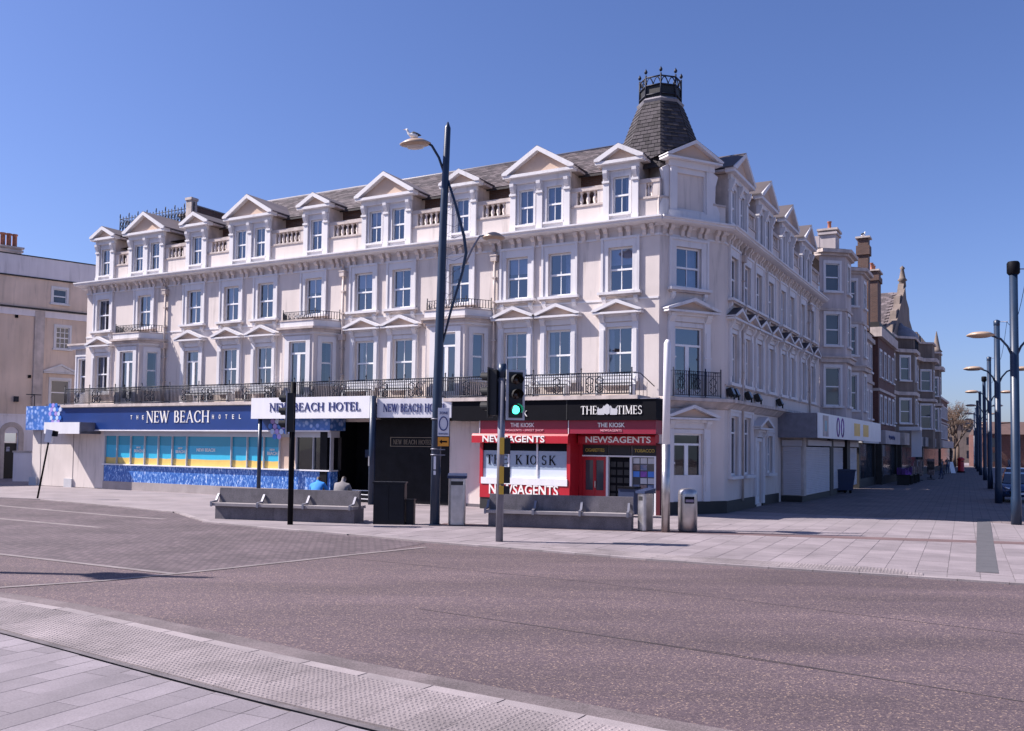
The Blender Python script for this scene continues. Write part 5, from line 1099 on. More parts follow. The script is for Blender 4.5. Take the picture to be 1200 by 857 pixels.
b = MB(); b.T = MR; slates(b, (46.9, 9.9, 12.25), (0, -1, 0), Vector((10.1, 0, 5.2)).normalized(), 20, 28, .5, .4, 'slate'); b.T = Matrix.Identity(4); o2 = b.obj('roof_slates', gb, F(0, 0)); o2['kind'] = 'stuff'
b = mb('buff2'); b.add([(46.6, -.9, 12), (46.9, -.9, 12), (57, -.9, 17.9), (56.6, -.9, 17.9), (46.6, -.4, 12), (46.9, -.4, 12), (57, -.4, 17.9), (56.6, -.4, 17.9)], [(0, 1, 2, 3), (4, 7, 6, 5), (0, 3, 7, 4), (1, 5, 6, 2), (3, 2, 6, 7)]); b.lathe([(.35, 0), (.3, .5), (.45, .6), (.3, .8), (.15, 1.6), (.25, 1.75), (.0, 2.0)], 8, (57, -.6, 17.9)); b.obj('gable_coping', gb, MR)
stack(gb, MR, 66.5, 1.0, 12.5, 3.6, 'brick_d', 2, 1.2, .9); stack(gb, MR, 47.6, 1.4, 12.2, 4.2, 'brick_d', 3, 1.4, .9); b = mb('lead').lathe([(1.5, 12.4), (1.35, 12.8), (.9, 13.3), (.3, 13.6), (.05, 13.9)], 10, (52.4, -.9, 0)); b.obj('bay_dome', gb, MR)
b = mb('iron'); rail_piece(b, (49.6, -.9, 0), (50.8, -2.2, 0), 11.3, 12.2, .2, .02); rail_piece(b, (50.8, -2.2, 0), (54, -2.2, 0), 11.3, 12.2, .2, .02); b.obj('bay_railing', gb, MR)
tb = thing('battlemented_house', 'buff stone house with battlements and a corner pinnacle further down the street', 'house', MR @ T((88, 0, 0)))
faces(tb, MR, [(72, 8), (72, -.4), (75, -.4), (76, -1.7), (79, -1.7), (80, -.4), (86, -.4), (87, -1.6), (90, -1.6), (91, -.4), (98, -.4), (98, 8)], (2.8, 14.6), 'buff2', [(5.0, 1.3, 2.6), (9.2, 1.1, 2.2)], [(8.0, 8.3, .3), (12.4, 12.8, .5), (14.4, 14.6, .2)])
b = mb('buff2')
for i in range(14): b.box(72 + i * 1.9, 73.1 + i * 1.9, -.5, -.1, 14.6, 15.4)
for i in range(5): b.box(72, 72.4, i * 1.7, 1.0 + i * 1.7, 14.6, 15.4)
stack(tb, MR, 75, 1.5, 14.5, 2.6, 'brick_d', 2, 1.3, .9); stack(tb, MR, 89, 1.5, 14.5, 2.2, 'brick_d', 3, 1.6, .9); b.lathe([(.6, 10), (.6, 15.6), (.75, 15.7), (.5, 16.0), (.05, 18.4)], 8, (97.6, -.6, 0)); b.obj('battlement', tb, MR)
mb('slate_d').slabp([(72, 0), (98, 0), (98, 8), (72, 8)], 14.3, 14.6).obj('roof', tb, MR)
mh = thing('far_brick_terrace', 'low brick houses at the far end of the shaded pavement', 'houses', MR @ T((115, 0, 0)))
faces(mh, MR, [(98.2, 8), (98.2, -.2), (124, -.2), (124, 8)], (2.8, 10.2), 'redbrick', [(4.4, 1.2, 1.9), (7.4, 1.2, 1.7)], [(6.6, 6.8, .2), (10.0, 10.3, .3)]); mb('slate_d').add([(98.2, -.3, 10.3), (124, -.3, 10.3), (124, 4, 12.4), (98.2, 4, 12.4), (124, 8, 10.3), (98.2, 8, 10.3)], [(0, 1, 2, 3), (3, 2, 4, 5), (0, 3, 5)]).obj('roof', mh, MR)
# ground floor shops down the street
def shopfront(t0, t1, n_, label, fk, bk, gk='farglass', name='far_shopfront'):
    s_ = thing(name, label, 'shopfront', MR @ T(((t0 + t1) / 2, 0, 0)), 'shopfronts down the side street')
    b = mb(fk); b.box(t0 + .1, t1 - .1, -n_ - .25, -n_ + .3, 3.0, 4.0); b.obj('fascia_board', s_, MR)
    b = mb(bk); b.box(t0, t0 + .5, -n_, -n_ + .4, 0, 3.0); b.box(t1 - .5, t1, -n_, -n_ + .4, 0, 3.0); b.box(t0 + .5, t1 - .5, -n_ + .02, -n_ + .3, 0, .6); b.obj('pilaster', s_, MR)
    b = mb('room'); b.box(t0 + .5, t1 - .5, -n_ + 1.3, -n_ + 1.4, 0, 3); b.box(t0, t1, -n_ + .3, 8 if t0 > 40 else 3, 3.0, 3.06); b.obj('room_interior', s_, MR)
    for i in range(3): x0 = t0 + .6 + (t1 - t0 - 1.2) * i / 3; x1 = x0 + (t1 - t0 - 1.2) / 3 - .12; link('pane', pane_mesh(x1 - x0, 2.3, gk), s_, MR @ T(((x0 + x1) / 2, -n_ + .15, .62)))
    return s_
shopfront(28.6, 36.5, .8, 'dark open shop under a low white canopy beside the shutters', 'signgrey', 'plinth'); s2 = shopfront(36.7, 46.4, 1.2, 'gift shop with pale fascia and goods outside, next along from the dark shop', 'white_r', 'plinth')
b = mb('navy'); pts = [(38.6 + .5 * i * .5, -1.47, 3.5 + .16 * math.sin(i * 1.7)) for i in range(16)]; b.tube(pts, .035, 4); b.obj('script_lettering', s2, MR)
shopfront(46.6, 62, 1.5, 'shop under the gabled stone house with a white hanging sign', 'stain', 'plinth'); shopfront(62.2, 72, .8, 'flat fronted infill shop between gable and battlements', 'lead', 'plinth'); shopfront(72, 98, 1.0, 'long dark shopfront under the battlemented house', 'lead', 'plinth'); shopfront(98.2, 124, .8, 'furthest shopfront at the sunlit end of the pavement', 'stain', 'plinth')
iw = thing('infill_building', 'plain two storey infill building left of the battlemented house', 'building', MR @ T((67, 0, 0)))
faces(iw, MR, [(67.5, -.2), (72, -.2)], (3, 11.5), 'white_r', [(4.8, 1.1, 1.9), (8.2, 1.0, 1.8)], [(11.2, 11.5, .3)]); mb('slate_d').slabp([(67.5, 0), (72, 0), (72, 8), (67.5, 8)], 11.3, 11.5).obj('roof', iw, MR)
hs = thing('hanging_sign', 'white projecting sign over the pavement by the gift shop', 'sign', MR @ T((47.5, -2.2, 3.4))); mb('white').box(46.9, 48.5, -2.9, -1.3, 4.2, 4.5).obj('canopy', hs, MR); mb('white').box(48.3, 48.4, -2.9, -2.1, 2.0, 4.2).obj('board', hs, MR)
# goods outside
for i, (t, k, lab) in enumerate(((38.0, 'purple', 'table of purple goods outside the gift shop'), (41.0, 'mixed', 'rack of mixed goods outside the gift shop, middle of the row'), (44.0, 'mixed', 'furthest rack of goods outside the gift shop'))):
    g = thing('display_table', lab, 'display', MR @ T((t, -2.6, 0)), 'goods displayed on the pavement'); b = mb('plinth').box(-1.1, 1.1, -.5, .5, .7, .76)
    for x in (-1, 1): b.box(x - .04, x + .04, -.4, .4, 0, .7)
    b.obj('tabletop', g); b = mb(k)
    for j in range(24): x, y = rnd.uniform(-1, .8), rnd.uniform(-.5, .3); b.box(x, x + .28, y, y + .22, .76, .76 + rnd.uniform(.1, .6))
    b.obj('goods', g)
for i, (t, n_) in enumerate(((49.5, 2.6), (53.5, 3.2), (58.0, 2.8))):
    g = thing('postcard_rack', ['tall postcard rack just past the clothes rail', 'tall postcard rack under the gabled house', 'last tall postcard rack before the flat fronted shop'][i], 'rack', MR @ T((t, -n_, 0)), 'goods displayed on the pavement'); b = mb('plinth').tube([(0, 0, 0), (0, 0, 1.8)], .03, 6); b.box(-.3, .3, -.3, .3, 0, .05); b.obj('stand', g); b = mb('mixed')
    for j in range(6):
        for q in range(4): b.T = Matrix.Rotation(q * PI / 2, 4, 'Z'); b.box(-.2, .2, .22, .27, .4 + .24 * j, .6 + .24 * j)
    b.T = Matrix.Identity(4); b.obj('cards', g)
cr = thing('clothes_rail', 'rail of dark clothes hanging outside the dark shop', 'rail', MR @ T((46.2, -2.8, 0))); b = mb('steel'); b.tube([(-.8, 0, 0), (-.8, 0, 1.7), (.8, 0, 1.7), (.8, 0, 0)], .025, 6); b.obj('frame', cr); b = mb('mixed')
for i in range(12): b.box(-.7 + .115 * i, -.63 + .115 * i, -.25, .25, .6, 1.66)
b.obj('garments', cr)

# ================================================================== neighbouring buff house on the left
MN = F(-33.2, 58.7, 0, .768)
nh = thing('buff_house', 'buff rendered house with grey parapet behind the left end of the hotel', 'house', MN)
b = mb('house'); nw = [(3.1, 3.95, 11.75, 12.7), (3.35, 4.2, 8.7, 10.15), (3.15, 4.3, 4.9, 6.55), (.45, 1.2, .0, 2.95)]
b.wall(-22, 12, 0, 13.3, nw, .3); b.quad((12, 0, 0), (12, 12, 0), (12, 12, 13.3), (12, 0, 13.3)); b.quad((-22, 0, 0), (-22, 12, 0), (-22, 12, 13), (-22, 0, 13)); b.obj('wall', nh)
b = mb('housepale'); b.box(-22, 12, -.05, .3, 13.33, 14.65); b.quad((-22, .3, 14), (12, .3, 14), (12, 12, 14), (-22, 12, 14)); b.mat('plinth').box(-22, 12, -.09, .34, 14.65, 14.72); b.box(-22, 12, -.12, 0, 13.24, 13.32); b.obj('parapet', nh)
b = mb('housepale'); b.box(-22, 12, -.10, .0, 10.7, 11.15); b.mat('plinth').box(-22, 12, -.22, 0, 11.15, 11.26); b.mat('housepale').wall(-22, 12, 0, 4.1, [(.45, 1.2, 0, 2.95)], .04, -.04); b.box(-22, 12, -.09, 0, 4.1, 4.2); b.mat('stain').box(2.0, 2.6, -.14, 0, 4.2, 11.1); b.box(-.6, -.2, -.06, 0, 4.2, 10.7); b.obj('stringcourse', nh)
far_window(nh, MN @ T((3.52, 0, 11.75)), .85, .95); far_window(nh, MN @ T((3.78, 0, 8.7)), .85, 1.45, 2); o = far_window(nh, MN @ T((3.72, 0, 4.9)), 1.15, 1.65)
b = mb('trim'); b.T = T((3.72, 0, 0)); pediment(b, 1.1, 7.0, .6, .2, tym='trim'); b.T = Matrix.Identity(4); b.obj('pediment', nh, MN)
b = mb('plinth'); b.box(.45, 1.2, .1, .18, .0, 2.3); b.mat('paper').box(.6, .8, .08, .1, 1.75, 2.05); b.obj('door', nh)
b = mb('stain')
for i in range(9): a0, a1 = PI * i / 9, PI * (i + 1) / 9; b.prism([(.83 + .42 * math.cos(a0), 2.95 + .42 * math.sin(a0)), (.83 + .72 * math.cos(a0), 2.95 + .72 * math.sin(a0)), (.83 + .72 * math.cos(a1), 2.95 + .72 * math.sin(a1)), (.83 + .42 * math.cos(a1), 2.95 + .42 * math.sin(a1))], -.12, -.02)
b.box(.1, .42, -.12, -.02, 0, 2.95); b.box(1.24, 1.56, -.12, -.02, 0, 2.95); b.obj('door_arch', nh)
stack(nh, MN, .5, 1.5, 14.0, 1.25, 'stain', 0, 1.7, .9)
for i in range(4): link('chimney_pot', cached('bigpot', lambda: mb('pot').lathe([(.17, 0), (.19, .05), (.15, .12), (.14, .85), (.19, .88), (.18, .98)], 10).mesh('chimney_pot')), nh, MN @ T((-.05 + .36 * i, 1.5, 15.3)))
b = mb('iron'); b.tube([(1.9, -.1, 5.3), (1.9, -.9, 5.5)], .02, 5); b.tube([(1.9, -.9, 4.4), (1.9, -.9, 5.5)], .025, 5); b.box(1.4, 2.3, -.95, -.85, 5.45, 5.5); b.box(.9, 1.15, -.25, 0, 5.0, 5.35); b.obj('wall_lamp', nh)
for x, z in ((.9, 10.5), (1.8, 6.6)): mb('black').box(x - .09, x + .09, -.08, 0, z, z + .2).obj('vent', nh)
sw = thing('stair_wall', 'curved grey ramp wall beside the arched door of the buff house', 'wall', F(-29.2, 55.5, 0, .2))
b = mb('housepale'); b.prism([(-1.0, 0), (1.6, 0), (1.6, .35), (.9, .4), (.45, .75), (.2, 1.3), (.0, 1.75), (-1.0, 1.75)], -.15, .15); b.obj('panel', sw); mb('stain').box(-1.05, .06, -.2, .2, 1.75, 1.85).obj('coping', sw)

# ================================================================== street furniture in the foreground
def bench(label, x, y, a, L_):
    t = thing('concrete_bench', label, 'bench', F(x, y, 0, a), 'concrete benches')
    b = mb('concrete'); b.box(-L_ / 2 + .05, L_ / 2 - .02, .10, .85, .0, .43); b.obj('base', t)
    n = 3
    for i in range(n): x0 = -L_ / 2 + L_ * i / n; x1 = x0 + L_ / n - .012; mb('seat').box(x0, x1, -.02, .40, .43, .52).obj('seat_slab', t); mb('seat').box(x0, x1, .58, .98, .43, .52).obj('seat_slab', t)
    b = mb('concrete'); b.profx([(.40, .43), (.58, .43), (.56, 1.0), (.44, 1.0)], -L_ / 2, L_ / 2); b.obj('backrest', t)
    arm = mb('galv').profx([(-.05, .41), (-.02, .41), (-.02, .54), (.28, .54), (.43, .80), (.40, .82), (.24, .60), (-.05, .57)], -.035, .035).mesh('armrest')
    for i in range(4): xx = -L_ / 2 - .02 + (L_ - .16) * i / 3 + (.06 if i else .0); link('armrest', arm, t, F(x, y, 0, a) @ T((xx, 0, 0)))
    return t
A1 = math.atan2(-1.24, 4.84); bench('long concrete bench with two people on its far side', -7.36, 29.30, A1, 5.0)
A2 = math.atan2(-1.0, 4.35); bench('long concrete bench in front of the red newsagent', 1.42, 27.72, A2, 4.48)
for mesh, dx, lab in ((SEATED_A, 1.62, 'person in grey top bent forward on the far side of the bench'), (SEATED_B, .92, 'person in bright blue top leaning down beside the person in grey')):
    p = F(-7.36, 29.30, 0, A1) @ T((dx, .70, .0)) @ Matrix.Rotation(R(-7 if mesh is SEATED_B else 3), 4, 'Y') @ Matrix.Scale(1.17, 4); tag(link('person', mesh, None, p), lab, 'person', 'people sitting behind the bench')
# lamp with two discs, a bowed stay and a gull
def lamp_head(parent, mw, r, lens=True):
    b = mb('lampshell'); b.T = mw; b.lathe([(.10, .16), (r * .55, .12), (r, .0), (r * .98, -.03), (r * .6, -.09), (r * .55, -.09)], 20); h = MB(); b.T = Matrix.Identity(4); o = b.obj('lamp_head', parent, mw @ Matrix.Identity(4)) if False else None
    b = mb('lampshell').lathe([(.10, .16), (r * .55, .12), (r, .0), (r * .97, -.03), (r * .62, -.08), (r * .6, -.08)], 20); o = b.obj('lamp_head', parent, mw)
    if lens: mb('lampglass').lathe([(r * .58, -.08), (r * .5, -.14), (r * .2, -.17)], 16).obj('lens', o, mw)
    return o
def tall_lamp(x, y, label, signs=True):
    t = thing('street_lamp', label, 'street lamp', F(x, y), 'tall seafront lamps'); Mx = F(x, y)
    b = mb('bluepaint'); b.tube([(0, 0, 0), (.02, 0, 4), (.12, 0, 9.5), (.21, 0, 12.55), (.22, 0, 12.75)], [.155, .15, .125, .10, .02], 14); b.box(-.17, .17, -.17, .17, 0, .05); b.obj('pole', t)
    b = mb('bluepaint'); b.tube([(.16, 0, 11.0), (-.05, 0, 11.6), (-.28, 0, 11.98), (-.42, -.03, 12.06)], .04, 8); b.obj('upper_arm', t)
    lamp_head(t, Mx @ T((-.80, -.05, 12.02)) @ Matrix.Rotation(R(-4), 4, 'Y') @ Matrix.Rotation(R(7), 4, 'X'), .50)
    b = mb('bluepaint'); b.tube([(.22, -.02, 10.95), (.5, -.05, 10.1), (.78, -.08, 9.1), (.86, -.08, 8.55), (.74, -.08, 7.9), (.40, -.06, 6.7), (.16, -.02, 5.7)], [.035, .045, .05, .05, .045, .04, .03], 8); b.obj('bowed_stay', t)
    b = mb('galv'); b.tube([(.84, -.08, 8.2), (1.06, -.1, 8.7), (1.28, -.1, 9.08), (1.42, -.1, 9.10)], .03, 7); b.obj('lower_arm', t); lamp_head(t, Mx @ T((1.72, -.1, 9.04)), .36)
    b = mb('galv')
    for i in range(12):
        z = 6.6 + i * .36; f = math.sin(PI * (i + 1.5) / 15); x0 = .03 + (z - 4) * .018 + .06; x1 = x0 + .62 * f; b.tube([(x0, 0, z), ((x0 + x1) / 2, -.04, z - .1), (x1, -.06, z + .05)], .008, 4)
        if i % 2: b.tube([(x0, 0, z), (x1, -.06, z + .4)], .006, 4)
    b.tube([(.17, -.03, 6.2), (.36, -.03, 10.4)], .008, 4); b.obj('lattice', t)
    if signs:
        b = mb('white'); b.box(.06, .42, -.20, -.175, 2.78, 3.66); o = b.obj('zone_plate', t); b = mb('navy')
        for i in range(20):
            a0, a1 = 2 * PI * i / 20, 2 * PI * (i + 1) / 20; b.prism([(.24 + .115 * math.cos(a0), 3.17 + .19 * math.sin(a0)), (.24 + .145 * math.cos(a0), 3.17 + .225 * math.sin(a0)), (.24 + .145 * math.cos(a1), 3.17 + .225 * math.sin(a1)), (.24 + .115 * math.cos(a1), 3.17 + .19 * math.sin(a1))], -.215, -.201)
        b.obj('ring', o); lettering('zone', 'navy', o, Mx @ T((.24, -.202, 3.46))); lettering('park', 'navy', o, Mx @ T((.24, -.202, 2.83)))
        b = mb('orange'); b.box(.07, .41, -.20, -.176, 2.47, 2.75); o = b.obj('arrow_plate', t); mb('black').prism([(.12, 2.61), (.20, 2.68), (.20, 2.635), (.36, 2.635), (.36, 2.585), (.20, 2.585), (.20, 2.54)], -.206, -.201).obj('arrow', o)
        b = mb('galv'); 
        for z in (2.36, 2.18, 3.3): mb('galv').tube([(0, 0, z), (0, 0, z + .035)], .168, 14).obj('clamp_band', t)
        b.box(.1, .3, -.16, -.12, 2.35, 2.38); b.box(.1, .3, -.16, -.12, 2.18, 2.21); b.mat('white').box(-.05, .02, -.17, -.14, 1.75, 2.15); b.box(-.05, .02, -.17, -.14, 1.58, 1.70); b.obj('sign_bracket', t)
    return t
tall_lamp(-2.36, 28.44, 'tall dark blue lamp with two disc heads and a gull, between the benches'); tall_lamp(-18.5, 18.2, 'tall blue lamp out at the far left throwing its shadow on the road', False)
def gull(name, mw, label):
    g = thing('gull', label, 'gull', mw); b = mb('gullw')
    b.T = Matrix.Rotation(R(18), 4, 'Y'); b.lathe([(.0, 0)], 3) if False else None
    segs = [(-.20, 0, .115, .055), (-.10, 0, .12, .085), (.02, 0, .14, .075), (.10, 0, .20, .045), (.13, 0, .27, .038), (.15, 0, .31, .045), (.19, 0, .32, .022)]
    b.T = Matrix.Identity(4); b.tube([(-x, y, z) for x, y, z, r in segs], [r for *_, r in segs], 8); b.obj('body', g)
    b = mb('gullg'); b.tube([(.30, 0, .13), (.18, 0, .15), (.05, 0, .19), (-.05, 0, .18)], [.012, .06, .075, .03], 8); b.obj('wing', g)
    b = mb('beak'); b.tube([(-.20, 0, .315), (-.26, 0, .305)], [.014, .004], 5)
    for y in (-.025, .025): b.tube([(0, y, 0), (0, y, .09)], .007, 4)
    b.obj('legs', g); return g
gull('gull', F(-3.28, 28.40, 12.16, 0), 'black backed gull standing on the upper lamp head')
gp = MR @ T((33.2, -.5, 17.62)); gull('gull', gp @ Matrix.Rotation(R(160), 4, 'Z') @ Matrix.Scale(1.3, 4), 'gull perched on the thin brick chimney in the side street')
# traffic signal
def signal_head(parent, mw, lit=True, border='signgrey'):
    """faces local -Y, centred on x, bottom at z 0"""
    b = mb(border); b.box(-.26, .26, -.03, .0, -.06, 1.26); b.mat('blackmatt').box(-.19, .19, -.05, .20, .0, 1.2); o = b.obj('signal_head', parent, mw)
    for i, z in enumerate((.21, .60, .99)):
        b = mb('blackmatt'); k = 14
        for j in range(k):
            a0, a1 = R(-30 + 240 * j / k), R(-30 + 240 * (j + 1) / k); b.add([(.15 * math.cos(a0), -.05, z + .15 * math.sin(a0)), (.15 * math.cos(a1), -.05, z + .15 * math.sin(a1)), (.15 * math.cos(a1), -.26 + .06 * (math.sin(a1) < 0), z + .15 * math.sin(a1)), (.15 * math.cos(a0), -.26 + .06 * (math.sin(a0) < 0), z + .15 * math.sin(a0))], [(0, 1, 2, 3)])
        b.obj('visor', o, mw)
        b = mb('green' if (lit and i == 0) else 'lensoff'); b.T = T((0, -.05, z)) @ Matrix.Rotation(R(90), 4, 'X'); b.lathe([(.11, .0), (.09, .03), (.03, .045)], 16); b.T = Matrix.Identity(4); b.obj('lens', o, mw)
    return o
tl = thing('traffic_signal', 'traffic signal showing green on a grey pole at the kerb', 'traffic light', F(-.29, 23.9)); Mt = F(-.29, 23.9)
b = mb('galv'); b.tube([(0, 0, 0), (.02, 0, 4.35)], .10, 12); b.mat('bluepaint').tube([(.02, 0, 4.3), (.02, 0, 4.66)], .11, 12); b.obj('pole', tl)
signal_head(tl, Mt @ F(.37, -.04, 3.24, R(20)), True); signal_head(tl, Mt @ F(-.27, .08, 3.30, R(-105)), False, 'blackmatt')
b = mb('galv'); b.box(.05, .3, -.03, .03, 4.2, 4.26); b.box(.05, .3, -.03, .03, 3.3, 3.36); b.box(-.2, .0, -.02, .04, 4.2, 4.26); b.obj('bracket', tl)
for z0, z1 in ((2.28, 2.72), (1.52, 1.96), (1.24, 1.46)):
    b = mb('yellow'); b.box(-.02, .10, -.16, -.08, z0, z1); b.mat('blackmatt').box(.10, .26, -.14, .10, z0 + .01, z1 - .01); b.obj('push_button_box', tl)
ps = thing('signal_pole', 'black signal pole seen edge on in front of the first bench', 'traffic light', F(-6.79, 28.15)); Mq = F(-6.79, 28.15)
b = mb('black'); b.tube([(0, 0, 0), (.0, 0, 4.4)], .085, 10); b.obj('pole', ps); signal_head(ps, Mq @ F(-.14, -.06, 2.85, R(-82)), False, 'signgrey')
# leaning sign at the far left
ls = thing('leaning_sign', 'thin black post leaning right with a small white box on top', 'sign', F(-20.42, 39.38)); b = mb('black'); b.tube([(0, 0, 0), (.42, 0, 2.6)], .04, 8); b.obj('post', ls)
b = mb('white'); b.T = Matrix.Rotation(R(9), 4, 'Y'); b.box(-.15, .14, -.08, .08, 2.45, 3.0); b.mat('black').box(.14, .3, -.1, .1, 2.75, 2.98); b.T = Matrix.Identity(4); b.obj('box', ls)
# cabinets and bins
cab = thing('utility_cabinet', 'large dark blue street cabinet right of the first bench', 'cabinet', F(-3.82, 28.62, 0, -.05)); b = mb('cabinet'); b.box(-.49, .49, -.02, .42, .04, 1.28); b.mat('cabinet').box(-.52, .52, -.05, .45, 1.28, 1.33); b.mat('plinth').box(-.5, .5, -.0, .4, 0, .04); b.obj('body', cab); b = mb('cabinet'); b.box(-.46, -.012, -.035, -.021, .1, 1.22); b.box(.012, .46, -.035, -.021, .1, 1.22); b.obj('door', cab)
cab2 = thing('utility_cabinet', 'small narrow dark box tucked against the large cabinet', 'cabinet', F(-3.16, 28.70, 0, -.05)); mb('cabinet').box(-.13, .12, -.02, .3, 0, .76).obj('body', cab2); mb('cabinet').box(-.15, .14, -.04, .32, .76, .79).obj('lid', cab2)
def square_bin(x, y, a, w_, d_, h, label):
    t = thing('litter_bin', label, 'bin', F(x, y, 0, a), 'steel litter bins'); b = mb('steel'); r = .14 if w_ > .4 else .08
    b.slabp([(sx * (w_ / 2 - r) + r * math.cos(a0 + PI / 2 * j / 4), sy * (d_ / 2 - r) + r * math.sin(a0 + PI / 2 * j / 4)) for sx, sy, a0 in ((1, 1, 0), (-1, 1, PI / 2), (-1, -1, PI), (1, -1, 1.5 * PI)) for j in range(5)], .03, h - .16); b.obj('body', t)
    b = mb('plinth'); b.box(-w_ / 2 + .03, w_ / 2 - .03, -d_ / 2 + .03, d_ / 2 - .03, 0, .03); b.box(-w_ / 2 + .08, w_ / 2 - .08, -d_ / 2 - .004, -d_ / 2 + .05, h - .36, h - .24); b.obj('slot', t)
    b = mb('binblue'); b.profx([(-d_ / 2 - .03, h - .15), (d_ / 2 + .03, h - .15), (d_ / 2 + .03, h), (-d_ / 2 - .03, h - .08)], -w_ / 2 - .03, w_ / 2 + .03); b.obj('lid', t); return t
square_bin(-1.69, 28.72, .02, .54, .5, 1.62, 'tall square steel bin beside the main lamp'); square_bin(4.05, 27.45, -.9, .32, .42, 1.28, 'slim steel bin with dark flap lid next to the white pole')
rbn = thing('litter_bin', 'round steel bin with domed top and square mouth, rightmost of the bins', 'bin', F(5.3, 27.35), 'steel litter bins'); b = mb('steel').lathe([(.27, .04), (.285, .06), (.285, 1.12), (.27, 1.22), (.20, 1.28), (.05, 1.30)], 24); b.obj('body', rbn); b = mb('black'); b.box(-.14, .14, -.30, -.22, .86, 1.06); b.mat('paper').box(-.12, .12, -.305, -.295, .90, .98); b.obj('mouth', rbn); mb('plinth').lathe([(.26, 0), (.26, .05)], 20).obj('base', rbn)
wp = thing('white_pole', 'white pole in a steel sleeve before the hotel corner', 'pole', F(4.6, 27.11)); b = mb('white'); b.tube([(0, 0, 2.55), (.03, 0, 5.62), (.03, 0, 5.74)], [.115, .105, .05], 14); b.obj('shaft', wp); b = mb('steel'); b.tube([(0, 0, 0), (0, 0, 2.6)], .125, 14); b.obj('sleeve', wp)
bs = thing('blue_bin', 'dark blue bin standing before the newsagent poster window', 'bin', ML @ T((-.62, -1.35, 0))); b = mb('binblue'); b.slabp([(-.3, -.3), (.3, -.3), (.3, .3), (-.3, .3)], .1, 1.02); b.obj('body', bs); mb('black').box(-.33, .33, -.35, .33, 1.02, 1.08).obj('lid', bs)
wb = thing('wheelie_bin', 'large dark blue wheeled waste bin outside the shutters', 'bin', F(19.2, 53.15, 0, AR - .9)); b = mb('binblue'); b.add([(-.55, -.4, .18), (.55, -.4, .18), (.55, .4, .18), (-.55, .4, .18), (-.66, -.5, 1.3), (.66, -.5, 1.3), (.66, .5, 1.3), (-.66, .5, 1.3)], [(0, 3, 2, 1), (4, 5, 6, 7), (0, 1, 5, 4), (1, 2, 6, 5), (2, 3, 7, 6), (3, 0, 4, 7)]); b.obj('body', wb); mb('binblue').box(-.7, .7, -.54, .54, 1.3, 1.38).obj('lid', wb)
for x in (-.45, .45):
    for y in (-.3, .3): b = mb('tyre'); b.T = T((x, y, .1)) @ Matrix.Rotation(R(90), 4, 'Y'); b.lathe([(.1, -.03), (.1, .03)], 10); b.T = Matrix.Identity(4); b.obj('wheel', wb)
# ================================================================== lamps along the side street
ORD = ['nearest', 'second', 'third', 'fourth', 'fifth', 'sixth', 'seventh', 'eighth', 'ninth']
pos = [(17.48, 31.57), (23.8, 44.52), (32.51, 61.86), (41.72, 80.25), (50.29, 97.63), (58.9, 115), (67.6, 132.4), (76.2, 149.8), (85, 167)]
pole_m = mb('bluepaint').tube([(0, 0, 0), (0, 0, .9), (0, 0, 1.0), (0, 0, 8.8)], [.17, .17, .15, .135], 14).mesh('pole'); cap_m = [mb('bluepaint').lathe([(.135, 8.7), (.145, 8.72), (.145, 8.95), (.05, 9.0)], 12).mesh('pole_cap'), mb('black').lathe([(.16, 8.7), (.21, 8.76), (.21, 9.1), (.17, 9.16)], 12).mesh('pole_cap')]
arm_m = {}
for s in (-1, 1): arm_m[s] = mb('bluepaint').tube([(s * .1, 0, 5.9), (s * .22, 0, 6.18), (s * .45, 0, 6.45), (s * .8, 0, 6.58)], .04, 8).mesh('curved_arm')
hd_m = mb('lampshell').lathe([(.06, .12), (.3, .09), (.46, .0), (.44, -.03), (.28, -.08), (.05, -.09)], 16).mesh('lamp_head')
br_m = mb('galv').tube([(0, 0, 8.9), (.5, .0, 8.9), (.5, 0, 8.95)], .02, 5).mesh('wire_bracket')
ban = mb('black').tube([(.1, 0, 3.9), (.75, 0, 3.95)], .025, 5).mesh('side_arm')
for i, (x, y) in enumerate(pos):
    t = thing('street_lamp', f'{ORD[i]} dark blue twin armed lamp in the row along the side street', 'street lamp', F(x, y, 0, R(-6)), 'lamps along the side street'); mw = F(x, y, 0, R(-6))
    link('pole', pole_m, t); link('pole_cap', cap_m[i in (0, 3)], t); link('wire_bracket', br_m, t)
    if i == 1: link('side_arm', ban, t)
    for s in (-1, 1): link('curved_arm', arm_m[s], t); link('lamp_head', hd_m, t, mw @ T((s * 1.12, 0, 6.58)) @ Matrix.Scale(1.0, 4))
# span wires between the near posts
b = mb('black')
for (x0, y0), (x1, y1) in zip(pos[:3], pos[1:4]):
    pts = [(x0 + (x1 - x0) * k / 8 + .5, y0 + (y1 - y0) * k / 8, 8.9 - .9 * math.sin(PI * k / 8)) for k in range(9)]; b.tube(pts, .012, 4)
tag(b.obj('festoon_cable'), 'thin festoon cable slung between the side street lamps', 'cable')
